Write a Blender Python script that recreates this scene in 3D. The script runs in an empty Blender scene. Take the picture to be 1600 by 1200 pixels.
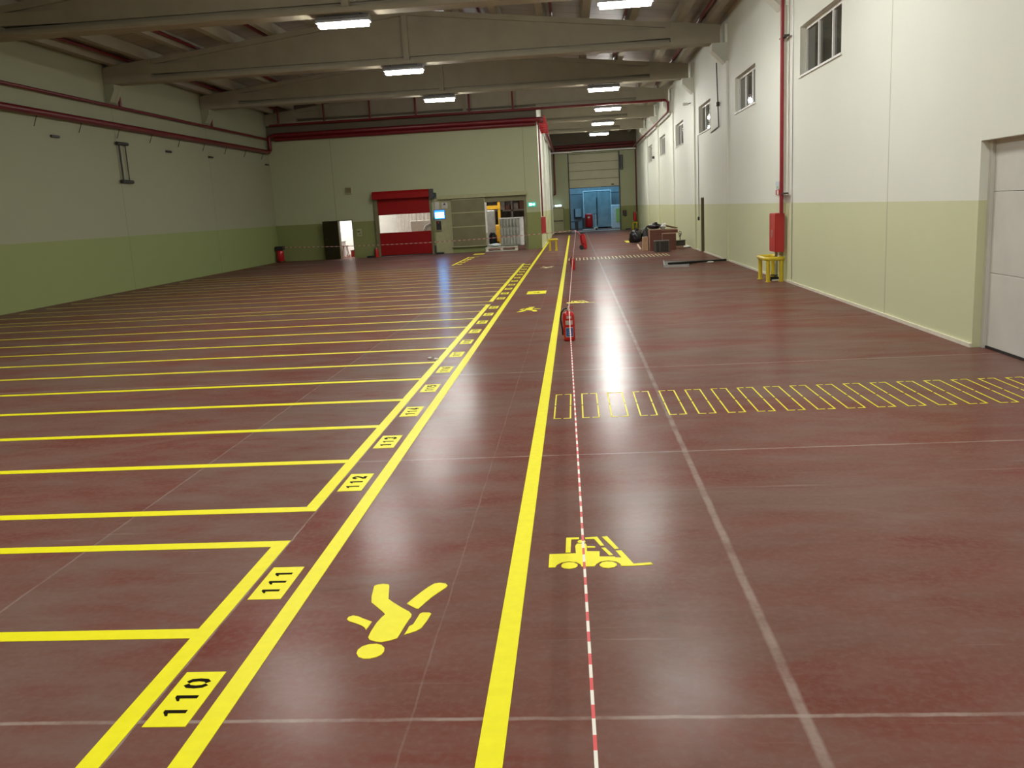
import bpy, math, random
from mathutils import Vector, Matrix
random.seed(7)
PI = math.pi
SC = bpy.context.scene
COL = SC.collection

# ------------------------------------------------------------------ materials
def new_mat(name):
    m = bpy.data.materials.new(name); m.use_nodes = True
    nt = m.node_tree; b = nt.nodes.get('Principled BSDF')
    return m, nt, b

def N(nt, t, **kw):
    n = nt.nodes.new(t)
    for k, v in kw.items():
        setattr(n, k, v)
    return n

def math_node(nt, op, a, b=None, c=None):
    n = N(nt, 'ShaderNodeMath', operation=op)
    for i, v in enumerate((a, b, c)):
        if v is None: continue
        if isinstance(v, (int, float)): n.inputs[i].default_value = v
        else: nt.links.new(v, n.inputs[i])
    return n.outputs[0]

def mix_col(nt, fac, a, b, blend='MIX'):
    n = N(nt, 'ShaderNodeMix', data_type='RGBA', blend_type=blend)
    if isinstance(fac, (int, float)): n.inputs[0].default_value = fac
    else: nt.links.new(fac, n.inputs[0])
    for i, v in ((6, a), (7, b)):
        if isinstance(v, tuple): n.inputs[i].default_value = (*v, 1) if len(v) == 3 else v
        else: nt.links.new(v, n.inputs[i])
    return n.outputs[2]

def noise(nt, vec, scale, detail=4, rough=.55):
    n = N(nt, 'ShaderNodeTexNoise')
    n.inputs['Scale'].default_value = scale
    n.inputs['Detail'].default_value = detail
    n.inputs['Roughness'].default_value = rough
    if vec is not None: nt.links.new(vec, n.inputs['Vector'])
    return n.outputs['Fac']

def ramp(nt, fac, p0, p1, c0=(0, 0, 0), c1=(1, 1, 1)):
    n = N(nt, 'ShaderNodeValToRGB')
    n.color_ramp.elements[0].position = p0; n.color_ramp.elements[1].position = p1
    n.color_ramp.elements[0].color = (*c0, 1); n.color_ramp.elements[1].color = (*c1, 1)
    nt.links.new(fac, n.inputs[0])
    return n.outputs[0]

def plain(name, col, rough=.5, metal=0.0, var=.12, scale=6.0, spec=.5):
    """a flat colour with a slight procedural mottling"""
    m, nt, b = new_mat(name)
    tc = N(nt, 'ShaderNodeTexCoord')
    f = noise(nt, tc.outputs['Object'], scale, 3)
    dark = tuple(c * (1 - var) for c in col); lite = tuple(min(1, c * (1 + var)) for c in col)
    nt.links.new(ramp(nt, f, .3, .7, dark, lite), b.inputs['Base Color'])
    b.inputs['Roughness'].default_value = rough; b.inputs['Metallic'].default_value = metal
    b.inputs['Specular IOR Level'].default_value = spec
    return m

def emissive(name, col, strength):
    m, nt, b = new_mat(name)
    tc = N(nt, 'ShaderNodeTexCoord')
    f = noise(nt, tc.outputs['Object'], 3, 1)
    nt.links.new(ramp(nt, f, 0, 1, tuple(c * .97 for c in col), col), b.inputs['Emission Color'])
    b.inputs['Base Color'].default_value = (*col, 1)
    b.inputs['Emission Strength'].default_value = strength
    return m

LAMP_L = 188.0
LAMP_C = (1.0, .995, .93)

def floor_material():
    m, nt, b = new_mat('polished_red_concrete')
    tc = N(nt, 'ShaderNodeTexCoord'); P = tc.outputs['Object']
    sep = N(nt, 'ShaderNodeSeparateXYZ'); nt.links.new(P, sep.inputs[0])
    X, Y = sep.outputs[0], sep.outputs[1]
    mp = N(nt, 'ShaderNodeMapping'); nt.links.new(P, mp.inputs[0])
    mp.inputs['Rotation'].default_value = (0, 0, .5); mp.inputs['Scale'].default_value = (.55, 1.25, 1)
    S = mp.outputs[0]
    big = noise(nt, S, .55, 6, .62)
    med = noise(nt, S, 2.4, 6, .65)
    fine = noise(nt, P, 26, 4, .6)
    wisp = N(nt, 'ShaderNodeTexNoise'); nt.links.new(S, wisp.inputs['Vector'])
    wisp.inputs['Scale'].default_value = .95; wisp.inputs['Detail'].default_value = 8; wisp.inputs['Roughness'].default_value = .62; wisp.inputs['Distortion'].default_value = 1.1
    c = mix_col(nt, ramp(nt, big, .38, .62), (.178, .054, .040), (.160, .088, .070))
    c = mix_col(nt, math_node(nt, 'MULTIPLY', ramp(nt, wisp.outputs['Fac'], .50, .66), .6), c, (.190, .118, .098))
    c = mix_col(nt, math_node(nt, 'MULTIPLY', ramp(nt, wisp.outputs['Fac'], .34, .46, (1, 1, 1), (0, 0, 0)), .6), c, (.150, .036, .026))
    c = mix_col(nt, math_node(nt, 'MULTIPLY', ramp(nt, med, .45, .75), .55), c, (.20, .125, .105))
    c = mix_col(nt, math_node(nt, 'MULTIPLY', ramp(nt, med, .25, .42, (1, 1, 1), (0, 0, 0)), .45), c, (.145, .042, .030))
    c = mix_col(nt, math_node(nt, 'MULTIPLY', ramp(nt, fine, .45, .72), .3), c, (.21, .14, .12))
    # worn grey band between x=-3.2 and the bay numbers
    band = math_node(nt, 'MULTIPLY', ramp(nt, math_node(nt, 'ADD', X, math_node(nt, 'MULTIPLY', math_node(nt, 'SUBTRACT', big, .5), .5)), 0, 1), 1)
    d = math_node(nt, 'ABSOLUTE', math_node(nt, 'ADD', X, 2.55))
    bandf = math_node(nt, 'MULTIPLY', math_node(nt, 'LESS_THAN', d, .66), math_node(nt, 'MULTIPLY', ramp(nt, med, .3, .6), .45))
    c = mix_col(nt, bandf, c, (.18, .13, .112))
    # dark scuffs
    mp2 = N(nt, 'ShaderNodeMapping'); nt.links.new(P, mp2.inputs[0])
    mp2.inputs['Rotation'].default_value = (0, 0, -.7); mp2.inputs['Scale'].default_value = (.5, 3.2, 1)
    sc = noise(nt, mp2.outputs[0], 1.7, 5, .6)
    c = mix_col(nt, math_node(nt, 'MULTIPLY', ramp(nt, sc, .64, .78), .42), c, (.07, .05, .045))
    # pale scratches
    mp3 = N(nt, 'ShaderNodeMapping'); nt.links.new(P, mp3.inputs[0])
    mp3.inputs['Rotation'].default_value = (0, 0, .9); mp3.inputs['Scale'].default_value = (.35, 9, 1)
    s3 = noise(nt, mp3.outputs[0], 1.6, 4, .6)
    c = mix_col(nt, math_node(nt, 'MULTIPLY', ramp(nt, s3, .66, .76), .4), c, (.30, .23, .20))
    # saw-cut joints filled with pale mastic
    brk = ramp(nt, noise(nt, P, 2.6, 5, .75), .38, .58)
    wob = math_node(nt, 'MULTIPLY', math_node(nt, 'SUBTRACT', noise(nt, P, 5, 3), .5), .02)
    def joint(axis, at, half, strength):
        dd = math_node(nt, 'ABSOLUTE', math_node(nt, 'ADD', math_node(nt, 'SUBTRACT', axis, at), wob))
        mr = N(nt, 'ShaderNodeMapRange'); mr.inputs[1].default_value = half * .6; mr.inputs[2].default_value = half * 1.3
        mr.inputs[3].default_value = strength; mr.inputs[4].default_value = 0
        nt.links.new(dd, mr.inputs[0]); return mr.outputs[0]
    for ax, at, h, s in ((X, .82, .023, .62), (X, -1.884, .006, .8), (X, -.74, .005, .22), (X, -3.2, .008, .4), (Y, 3.195, .012, .8), (Y, 7.0, .014, .65),
                         (Y, 10.8, .018, .6), (Y, 14.6, .016, .45), (Y, 18.4, .02, .4), (Y, 22.2, .025, .4), (Y, 29.8, .035, .45), (Y, 37.4, .04, .5), (Y, 40.2, .1, .5)):
        f = math_node(nt, 'MULTIPLY', joint(ax, at, h, s), math_node(nt, 'ADD', math_node(nt, 'MULTIPLY', brk, .6), .35))
        c = mix_col(nt, f, c, (.36, .29, .255))
    nt.links.new(c, b.inputs['Base Color'])
    r = N(nt, 'ShaderNodeMapRange'); nt.links.new(med, r.inputs[0])
    r.inputs[3].default_value = .19; r.inputs[4].default_value = .24
    b.inputs['Specular IOR Level'].default_value = 0
    b.inputs['Roughness'].default_value = .9
    bp = N(nt, 'ShaderNodeBump'); bp.inputs['Strength'].default_value = .02; bp.inputs['Distance'].default_value = .01
    nt.links.new(noise(nt, P, 9, 4), bp.inputs['Height'])
    gl = N(nt, 'ShaderNodeBsdfAnisotropic'); nt.links.new(r.outputs[0], gl.inputs['Roughness']); nt.links.new(bp.outputs[0], gl.inputs['Normal'])
    fr = N(nt, 'ShaderNodeFresnel'); fr.inputs[0].default_value = 1.10
    fac = math_node(nt, 'MINIMUM', fr.outputs[0], .155)
    mx = N(nt, 'ShaderNodeMixShader'); nt.links.new(fac, mx.inputs[0]); nt.links.new(b.outputs[0], mx.inputs[1]); nt.links.new(gl.outputs[0], mx.inputs[2])
    nt.links.new(mx.outputs[0], nt.nodes['Material Output'].inputs[0])
    return m

def wall_material(name, joint_axis, joints, up=(.82, .84, .755), low=(.68, .705, .455), split=1.80, top=99):
    m, nt, b = new_mat(name)
    tc = N(nt, 'ShaderNodeTexCoord'); P = tc.outputs['Object']
    sep = N(nt, 'ShaderNodeSeparateXYZ'); nt.links.new(P, sep.inputs[0])
    Z = sep.outputs[2]; A = sep.outputs[joint_axis]
    f = noise(nt, P, .7, 4); g = noise(nt, P, 9, 4)
    u = mix_col(nt, math_node(nt, 'MULTIPLY', f, .3), up, tuple(c * .84 for c in up))
    l = mix_col(nt, math_node(nt, 'MULTIPLY', f, .35), low, tuple(c * .84 for c in low))
    c = mix_col(nt, math_node(nt, 'LESS_THAN', math_node(nt, 'ADD', Z, math_node(nt, 'MULTIPLY', math_node(nt, 'SUBTRACT', g, .5), .012)), split), u, l)
    c = mix_col(nt, math_node(nt, 'GREATER_THAN', Z, top), c, (.13, .105, .075))  # shade under the roof painted as dark brown above the top height
    for j in joints:
        d = math_node(nt, 'ABSOLUTE', math_node(nt, 'SUBTRACT', A, j))
        c = mix_col(nt, math_node(nt, 'MULTIPLY', math_node(nt, 'LESS_THAN', d, .018), .35), c, (.12, .11, .08))
    nt.links.new(c, b.inputs['Base Color'])
    b.inputs['Roughness'].default_value = .6; b.inputs['Specular IOR Level'].default_value = .25
    bp = N(nt, 'ShaderNodeBump'); bp.inputs['Strength'].default_value = .05; bp.inputs['Distance'].default_value = .01
    nt.links.new(g, bp.inputs['Height']); nt.links.new(bp.outputs[0], b.inputs['Normal'])
    return m

def stripe_material(name, axis, period, red_share, shift=0.0, pale=(.82, .78, .70), red=(.70, .05, .055)):
    m, nt, b = new_mat(name)
    tc = N(nt, 'ShaderNodeTexCoord'); sep = N(nt, 'ShaderNodeSeparateXYZ'); nt.links.new(tc.outputs['Object'], sep.inputs[0])
    fr = math_node(nt, 'FRACT', math_node(nt, 'DIVIDE', math_node(nt, 'ADD', sep.outputs[axis], 100 + shift), period))
    c = mix_col(nt, math_node(nt, 'LESS_THAN', fr, red_share), pale, red)
    nt.links.new(c, b.inputs['Base Color']); b.inputs['Roughness'].default_value = .4
    return m

def roof_material():
    m, nt, b = new_mat('ribbed_roof_sheet')
    tc = N(nt, 'ShaderNodeTexCoord'); P = tc.outputs['Object']
    sep = N(nt, 'ShaderNodeSeparateXYZ'); nt.links.new(P, sep.inputs[0])
    fr = math_node(nt, 'FRACT', math_node(nt, 'DIVIDE', sep.outputs[1], 1.0))
    rib = math_node(nt, 'LESS_THAN', fr, .07)
    f = noise(nt, P, .4, 3)
    c = mix_col(nt, ramp(nt, f, .3, .7), (.30, .27, .23), (.42, .385, .335))
    c = mix_col(nt, math_node(nt, 'MULTIPLY', rib, .6), c, (.16, .15, .13))
    nt.links.new(c, b.inputs['Base Color']); b.inputs['Roughness'].default_value = .5
    bp = N(nt, 'ShaderNodeBump'); bp.inputs['Strength'].default_value = .5; bp.inputs['Distance'].default_value = .05
    nt.links.new(fr, bp.inputs['Height']); nt.links.new(bp.outputs[0], b.inputs['Normal'])
    return m

M = {}
M['floor'] = floor_material()
JY = [-8.6 + 7.63 * i for i in range(12)]
M['wall_l'] = wall_material('painted_panel_wall_dimmed', 1, [21.7, 29.3, 36.9], up=(.345, .355, .24), low=(.285, .335, .13))  # same wall paint darkened, the dim side's weak light put into the colour
M['wall_r'] = wall_material('painted_panel_wall_lit', 1, [14.45, 22.1, 29.0, 37.6, 45.3, 53.0, 60.7])  # lit copy of the wall paint for the side near the lamps
M['wall_f'] = wall_material('painted_panel_wall_end_dimmed', 0, [-11.9, -2.35], up=(.42, .44, .28), low=(.25, .275, .105), top=5.93)  # end wall copy darkened for dim light, with roof shade painted along its top
M['wall_c'] = wall_material('painted_corridor_wall', 1, [46.0, 48.5])
M['concrete'] = plain('painted_concrete_beam', (.31, .275, .20), .6, var=.07, scale=1.5)
M['roof'] = roof_material()
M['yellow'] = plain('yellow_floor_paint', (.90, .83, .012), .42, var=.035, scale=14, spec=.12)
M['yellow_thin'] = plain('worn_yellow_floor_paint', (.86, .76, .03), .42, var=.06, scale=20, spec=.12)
M['yellow_far'] = plain('dimmed_yellow_floor_paint', (.60, .48, .04), .42, var=.08, scale=20, spec=.15)  # same floor yellow darkened, the far hall's dimness put into the colour
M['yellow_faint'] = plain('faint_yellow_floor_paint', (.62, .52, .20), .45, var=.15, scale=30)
M['black_ink'] = plain('black_stencil_paint', (.010, .006, .003), .8, spec=.05)
M['red_pipe'] = plain('red_pipe_paint_shaded', (.135, .005, .009), .4, var=.1)  # shaded copy of the pipe red, dimness under the roof put into the colour
M['red_pipe_wall'] = plain('red_pipe_paint_lit', (.30, .014, .022), .4, var=.1)  # lit copy of the pipe red for the riser on the bright wall
M['red'] = plain('red_enamel', (.52, .012, .016), .28, var=.06)
M['red_cab'] = plain('red_cabinet_paint', (.47, .025, .028), .38, var=.05)
M['red_pvc'] = plain('red_vinyl_curtain', (.275, .005, .005), .5, var=.05, spec=.2)
M['black'] = plain('black_plastic', (.012, .012, .013), .4)
M['bagblack'] = plain('black_bin_bag_film', (.008, .008, .010), .22, var=.3, scale=12)
M['dark'] = plain('dark_metal', (.05, .048, .042), .45, .3)
M['grey'] = plain('grey_metal', (.30, .30, .30), .4, .4)
M['stool_grey'] = plain('worn_grey_stool_paint', (.12, .10, .09), .5)
M['steel'] = plain('bright_steel', (.62, .62, .62), .3, .8)
M['white'] = plain('white_paint', (.80, .79, .75), .45, var=.04)
M['cream'] = plain('cream_skirting', (.80, .76, .62), .5, var=.06)
M['doorwhite'] = plain('white_sectional_door', (.66, .65, .60), .45, var=.05, scale=2)
M['olive'] = plain('olive_door_paint', (.165, .15, .07), .5, var=.14, scale=2)
M['olive_lt'] = plain('pale_olive_paint', (.36, .35, .19), .5, var=.06)
M['brown_leaf'] = plain('dark_brown_door_leaf', (.020, .017, .006), .8, spec=.1)
M['gdoor'] = plain('greenish_sectional_door', (.50, .48, .32), .5, var=.06, scale=1)
M['yellow_tube'] = plain('yellow_guard_paint', (.66, .50, .025), .38, var=.06)
M['wood_dark'] = plain('dark_brown_chipboard', (.16, .055, .033), .5, var=.12, scale=5)
M['wood_edge'] = plain('pale_board_edge', (.62, .42, .30), .6)
M['wood'] = plain('pale_wood', (.62, .40, .22), .55, var=.15, scale=8)
M['quilt'] = plain('grey_moulded_pads', (.32, .33, .29), .6, var=.1)
M['wrap'] = plain('white_wrap_film', (.72, .72, .72), .3)
M['pallet'] = plain('pale_pallet_wood', (.66, .64, .54), .6, var=.1)
M['fork_yellow'] = plain('forklift_yellow', (.85, .48, .03), .4)
M['rack_brown'] = plain('brown_store_racking', (.27, .22, .19), .6, var=.4, scale=3)
M['office_white'] = plain('white_room_wall', (.82, .82, .82), .5, var=.03)
M['bay_wall'] = plain('grey_loading_bay_panel', (.42, .46, .48), .5, var=.08, scale=.8)
M['bay_dark'] = plain('slate_container_door', (.18, .24, .26), .5, var=.2, scale=1.5)
M['bay_white'] = plain('cool_white_cladding', (.62, .68, .72), .5)
M['green'] = plain('pale_green_film', (.35, .55, .12), .4)
M['navy'] = plain('dark_navy_plastic', (.012, .02, .03), .4)
M['stripe_y'] = stripe_material('red_white_tape_along_hall', 1, .16, .47, -.04)
M['stripe_x'] = stripe_material('red_white_tape_across_hall', 0, .24, .5, 0.0, (.50, .46, .40), (.40, .06, .05))
M['lamp'] = emissive('lamp_diffuser', LAMP_C, LAMP_L)
M['screen'] = emissive('lit_screen', (.09, .44, 1.0), 70.0)
M['screen_edge'] = emissive('blue_screen_border', (.02, .16, .85), 3.0)
M['exit'] = emissive('exit_sign_green', (.02, .36, .27), 1.1)
M['exit_w'] = emissive('exit_sign_symbol', (.6, 1.0, .92), 3.0)
M['emer'] = emissive('emergency_lamp', (.75, .93, 1.0), 14.0)
M['sign_blue'] = plain('pale_blue_sign', (.62, .72, .76), .4)
M['label_white'] = plain('silver_label', (.55, .52, .50), .4)
M['label_blue'] = plain('blue_label', (.03, .12, .36), .4, var=.3, scale=30)

def glass_dark():
    m, nt, b = new_mat('dark_window_glass')
    tc = N(nt, 'ShaderNodeTexCoord')
    nt.links.new(ramp(nt, noise(nt, tc.outputs['Object'], 1.2, 2), .3, .7, (.035, .036, .030), (.075, .078, .068)), b.inputs['Base Color'])
    b.inputs['Roughness'].default_value = .06
    return m
M['glass'] = glass_dark()
def vinyl():
    m, nt, b = new_mat('clear_vinyl_window')
    tc = N(nt, 'ShaderNodeTexCoord')
    out = nt.nodes['Material Output']
    tr = N(nt, 'ShaderNodeBsdfTransparent'); tr.inputs[0].default_value = (.93, .92, .88, 1)
    mx = N(nt, 'ShaderNodeMixShader')
    f = math_node(nt, 'ADD', math_node(nt, 'MULTIPLY', noise(nt, tc.outputs['Object'], 2, 2), .15), .06)
    b.inputs['Base Color'].default_value = (.8, .78, .72, 1); b.inputs['Roughness'].default_value = .15
    nt.links.new(f, mx.inputs[0]); nt.links.new(tr.outputs[0], mx.inputs[1]); nt.links.new(b.outputs[0], mx.inputs[2])
    nt.links.new(mx.outputs[0], out.inputs[0])
    return m
M['vinyl'] = vinyl()

# ------------------------------------------------------------------ mesh builder
class MB:
    def __init__(s): s.v = []; s.f = []
    def add(s, vs, fs):
        o = len(s.v); s.v += [tuple(v) for v in vs]; s.f += [tuple(i + o for i in f) for f in fs]; return s
    def box(s, x0, x1, y0, y1, z0, z1):
        v = [(x, y, z) for z in (z0, z1) for y in (y0, y1) for x in (x0, x1)]
        return s.add(v, [(0, 2, 3, 1), (4, 5, 7, 6), (0, 1, 5, 4), (2, 6, 7, 3), (0, 4, 6, 2), (1, 3, 7, 5)])
    def rbox(s, x0, x1, y0, y1, z0, z1, r=.02):
        """box with chamfered vertical and top edges"""
        def ring(z, e, c):
            X0, X1, Y0, Y1 = x0 + e, x1 - e, y0 + e, y1 - e
            return [(X0 + c, Y0, z), (X1 - c, Y0, z), (X1, Y0 + c, z), (X1, Y1 - c, z), (X1 - c, Y1, z), (X0 + c, Y1, z), (X0, Y1 - c, z), (X0, Y0 + c, z)]
        rings = [ring(z0, r * .5, r), ring(z0 + r * .5, 0, r), ring(z1 - r, 0, r), ring(z1 - r * .3, r * .3, r), ring(z1, r, r)]
        v = [p for q in rings for p in q]; f = []
        for k in range(4):
            for i in range(8):
                j = (i + 1) % 8; f.append((k * 8 + i, k * 8 + j, k * 8 + 8 + j, k * 8 + 8 + i))
        f.append(tuple(range(7, -1, -1))); f.append(tuple(32 + i for i in range(8)))
        return s.add(v, f)
    def prism(s, poly, a0, a1, plane='xy'):
        """extrude a 2-D polygon; plane xy -> along z, xz -> along y, yz -> along x"""
        def P(u, w, t): return {'xy': (u, w, t), 'xz': (u, t, w), 'yz': (t, u, w)}[plane]
        n = len(poly)
        v = [P(u, w, a0) for u, w in poly] + [P(u, w, a1) for u, w in poly]
        f = [tuple(range(n - 1, -1, -1)), tuple(range(n, 2 * n))] + [(i, (i + 1) % n, n + (i + 1) % n, n + i) for i in range(n)]
        return s.add(v, f)
    def tube(s, pts, r, n=10, closed=False):
        pts = [Vector(p) for p in pts]; k = len(pts)
        rad = r if isinstance(r, (list, tuple)) else [r] * k
        up = None; rings = []
        for i, p in enumerate(pts):
            a = pts[(i - 1) % k] if (i > 0 or closed) else pts[i]; c = pts[(i + 1) % k] if (i < k - 1 or closed) else pts[i]
            t = (c - a).normalized()
            if up is None:
                up = Vector((0, 0, 1)) if abs(t.z) < .9 else Vector((1, 0, 0))
            u = (up - t * up.dot(t)).normalized(); w = t.cross(u); up = u
            rings.append([p + (u * math.cos(2 * PI * j / n) + w * math.sin(2 * PI * j / n)) * rad[i] for j in range(n)])
        v = [q for g in rings for q in g]; f = []
        for i in range(k if closed else k - 1):
            i2 = (i + 1) % k
            for j in range(n):
                f.append((i * n + j, i * n + (j + 1) % n, i2 * n + (j + 1) % n, i2 * n + j))
        if not closed:
            f.append(tuple(range(n - 1, -1, -1))); f.append(tuple((k - 1) * n + j for j in range(n)))
        return s.add(v, f)
    def bar(s, p, q, w, h):
        p, q = Vector(p), Vector(q); t = (q - p).normalized()
        up = Vector((0, 0, 1)) if abs(t.z) < .95 else Vector((0, 1, 0))
        a = t.cross(up).normalized() * w / 2; b = a.cross(t).normalized() * h / 2
        v = [p - a - b, p + a - b, p + a + b, p - a + b, q - a - b, q + a - b, q + a + b, q - a + b]
        return s.add(v, [(3, 2, 1, 0), (4, 5, 6, 7), (0, 1, 5, 4), (1, 2, 6, 5), (2, 3, 7, 6), (3, 0, 4, 7)])
    def lathe(s, prof, c=(0, 0, 0), n=20, tilt=None):
        v = []; f = []
        for r, z in prof:
            for j in range(n):
                p = Vector((r * math.cos(2 * PI * j / n), r * math.sin(2 * PI * j / n), z))
                if tilt: p = tilt @ p
                v.append(p + Vector(c))
        for i in range(len(prof) - 1):
            for j in range(n):
                f.append((i * n + j, i * n + (j + 1) % n, i * n + n + (j + 1) % n, i * n + n + j))
        f.append(tuple(range(n - 1, -1, -1))); f.append(tuple((len(prof) - 1) * n + j for j in range(n)))
        return s.add(v, f)
    def disc(s, c, axis, r, w, n=18):
        """a short cylinder about an axis through c"""
        a = Vector(axis).normalized() * w / 2; c = Vector(c)
        return s.tube([c - a, c + a], r, n)
    def blob(s, c, rx, ry, rz, seed=0, amp=.15, n=14, m=9):
        rnd = random.Random(seed); ph = [rnd.uniform(0, 6.28) for _ in range(8)]
        v = []; f = []
        for i in range(m + 1):
            th = PI * i / m
            for j in range(n):
                a = 2 * PI * j / n
                k = 1 + amp * (math.sin(3 * a + ph[0] + 2 * th) * .5 + math.sin(5 * a + ph[1] - 3 * th) * .35 + math.sin(4 * th + ph[2]) * .3) * math.sin(th)
                z = math.cos(th) * k
                v.append((c[0] + rx * math.sin(th) * math.cos(a) * k, c[1] + ry * math.sin(th) * math.sin(a) * k, c[2] + rz * max(z, -.8)))
        for i in range(m):
            for j in range(n):
                f.append((i * n + j, i * n + n + j, i * n + n + (j + 1) % n, i * n + (j + 1) % n))
        return s.add(v, f)
    def build(s, name, mat, parent=None, smooth=False, bevel=0):
        me = bpy.data.meshes.new(name); me.from_pydata(s.v, [], s.f); me.validate(); me.update()
        o = bpy.data.objects.new(name, me); COL.objects.link(o)
        me.materials.append(M[mat] if isinstance(mat, str) else mat)
        if smooth:
            for p in me.polygons: p.use_smooth = True
            try: me.set_sharp_from_angle(angle=math.radians(50))
            except Exception: pass
        if bevel:
            b = o.modifiers.new('soft_edges', 'BEVEL'); b.width = bevel; b.segments = 2; b.limit_method = 'ANGLE'
        if parent: o.parent = parent
        return o

def tag(o, label=None, cat=None, group=None, kind=None):
    if label: o['label'] = label
    if cat: o['category'] = cat
    if group: o['group'] = group
    if kind: o['kind'] = kind
    return o
def thing(name, label, cat, loc=(0, 0, 0), rz=0, group=None, kind=None):
    o = bpy.data.objects.new(name, None); COL.objects.link(o)
    o.empty_display_size = .1; o.location = loc; o.rotation_euler = (0, 0, rz)
    return tag(o, label, cat, group, kind)
def dup(root, loc, rz=None, label=None, group=None):
    r = root.copy(); COL.objects.link(r); r.location = loc
    if rz is not None: r.rotation_euler = (0, 0, rz)
    if label: r['label'] = label
    if group: r['group'] = group
    for ch in list(root.children):
        c = ch.copy(); COL.objects.link(c); c.parent = r
        for g in list(ch.children):
            d = g.copy(); COL.objects.link(d); d.parent = c
    return r
def struct(o, label, cat=None):
    return tag(o, label, cat, None, 'structure')
ORD = ['first', 'second', 'third', 'fourth', 'fifth', 'sixth', 'seventh', 'eighth', 'ninth', 'tenth', 'eleventh', 'twelfth', 'thirteenth',
       'fourteenth', 'fifteenth', 'sixteenth', 'seventeenth', 'eighteenth']

# ------------------------------------------------------------------ key measures (metres; x right, y along the hall, z up)
XL, XR = -15.04, 4.88
YF, YE, YB = 44.4, 69.5, -12.0
RX = -5.08                       # ridge
def ztop(x): return 7.17 + 1.12 * (1 - abs(x - RX) / 9.96)
XC = -1.65                       # corridor wall face
BEAMS = [21.6, 29.25, 36.85, 44.45, 52.0, 59.6]

def wall_holes(u0, u1, z0, z1, holes, t0, t1, axis):
    us = sorted({u0, u1, *[h[0] for h in holes], *[h[1] for h in holes]}); zs = sorted({z0, z1, *[h[2] for h in holes], *[h[3] for h in holes]})
    us = [u for u in us if u0 <= u <= u1]; zs = [z for z in zs if z0 <= z <= z1]
    b = MB()
    for i in range(len(us) - 1):
        for k in range(len(zs) - 1):
            cu, cz = (us[i] + us[i + 1]) / 2, (zs[k] + zs[k + 1]) / 2
            if any(h[0] < cu < h[1] and h[2] < cz < h[3] for h in holes): continue
            if axis == 'y': b.box(t0, t1, us[i], us[i + 1], zs[k], zs[k + 1])
            else: b.box(us[i], us[i + 1], t0, t1, zs[k], zs[k + 1])
    return b

# ------------------------------------------------------------------ shell
struct(MB().box(-16.5, 9, YB - .3, 86, -.2, 0).build('floor', 'floor'), 'polished red-brown concrete warehouse floor', 'floor')
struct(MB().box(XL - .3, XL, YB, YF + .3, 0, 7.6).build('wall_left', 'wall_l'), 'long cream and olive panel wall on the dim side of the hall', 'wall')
WIN_Y = [17.08 + 7.72 * i for i in range(6)]
WIN_Y = [17.06, 24.72, 32.5, 40.35, 48.2, 56.1]
whole = [(y, y + 2.95, 4.43, 5.42) for y in WIN_Y] + [(6.6, 11.27, 0, 2.5), (34.3, 35.25, 0, 2.05)]
struct(wall_holes(YB, YE + .4, 0, 7.6, whole, XR, XR + .4, 'y').build('wall_right', 'wall_r'), 'long bright cream and olive panel wall with high windows', 'wall')
fh = [(-11.87, -11.1, 0, 1.92), (-9.8, -7.1, 0, 2.9), (-4.42, -2.45, 0, 2.42)]
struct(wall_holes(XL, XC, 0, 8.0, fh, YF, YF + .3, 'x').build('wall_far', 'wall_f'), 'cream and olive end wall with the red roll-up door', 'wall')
struct(MB().box(XC - .3, XC, YF + .3, YE, 0, 7.9).build('wall_corridor', 'wall_c'), 'side wall of the far corridor behind the red hose cabinet', 'wall')
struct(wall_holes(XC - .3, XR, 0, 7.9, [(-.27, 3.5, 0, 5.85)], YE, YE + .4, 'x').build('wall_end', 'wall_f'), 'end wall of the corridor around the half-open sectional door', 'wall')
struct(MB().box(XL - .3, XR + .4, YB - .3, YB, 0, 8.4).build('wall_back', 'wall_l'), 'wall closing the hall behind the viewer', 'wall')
cb = MB()
cb.prism([(XL - .3, ztop(XL) + .3), (RX, ztop(RX) + .34), (XR + .4, ztop(XR) + .3), (XR + .4, ztop(XR) + .5), (RX, ztop(RX) + .54), (XL - .3, ztop(XL) + .5)], YB - .3, YE + .4, 'xz')
struct(cb.build('ceiling', 'roof'), 'ribbed metal roof sheets over the hall', 'ceiling')

# roof beams
def beam_mesh(x0, x1, end_l=True, end_r=True):
    b = MB(); hb = 6.66
    f0, f1 = (x0 + 1.6 if end_l else x0), (x1 - 1.5 if end_r else x1)
    b.prism([(-.25, hb), (.25, hb), (.27, hb + .02), (.27, hb + .115), (-.27, hb + .115), (-.27, hb + .02)], f0, f1, 'yz')
    b.box(f0, f1, -.035, .035, hb + .11, hb + .245)
    xs = [f0] + ([RX] if f0 < RX < f1 else []) + [f1]
    for i in range(len(xs) - 1):
        a, c = xs[i], xs[i + 1]
        b.prism([(a, hb + .24), (c, hb + .24), (c, ztop(c) - .15), (a, ztop(a) - .15)], -.13, .13, 'xz')
        b.prism([(a, ztop(a) - .16), (c, ztop(c) - .16), (c, ztop(c)), (a, ztop(a))], -.22, .22, 'xz')
    if x0 < RX < x1: b.box(RX - .09, RX + .09, -.24, .24, hb + .125, ztop(RX) - .17)
    for on, s, e, w0, w1 in ((end_l, x0, f0, f0, f0 + 1.6), (end_r, f1, x1, f1, f1 - 1.6)):
        if on:
            b.prism([(s, hb), (e, hb), (e, ztop(e) - .001), (s, ztop(s) - .001)], -.27, .27, 'xz')
            zt = ztop(w0) - .155
            b.prism([(w0, -.268), (w1, -.125), (w1, .125), (w0, .268)] if w1 > w0 else [(w0, -.268), (w0, .268), (w1, .125), (w1, -.125)], hb + .24, zt, 'xy')
    return b
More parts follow.
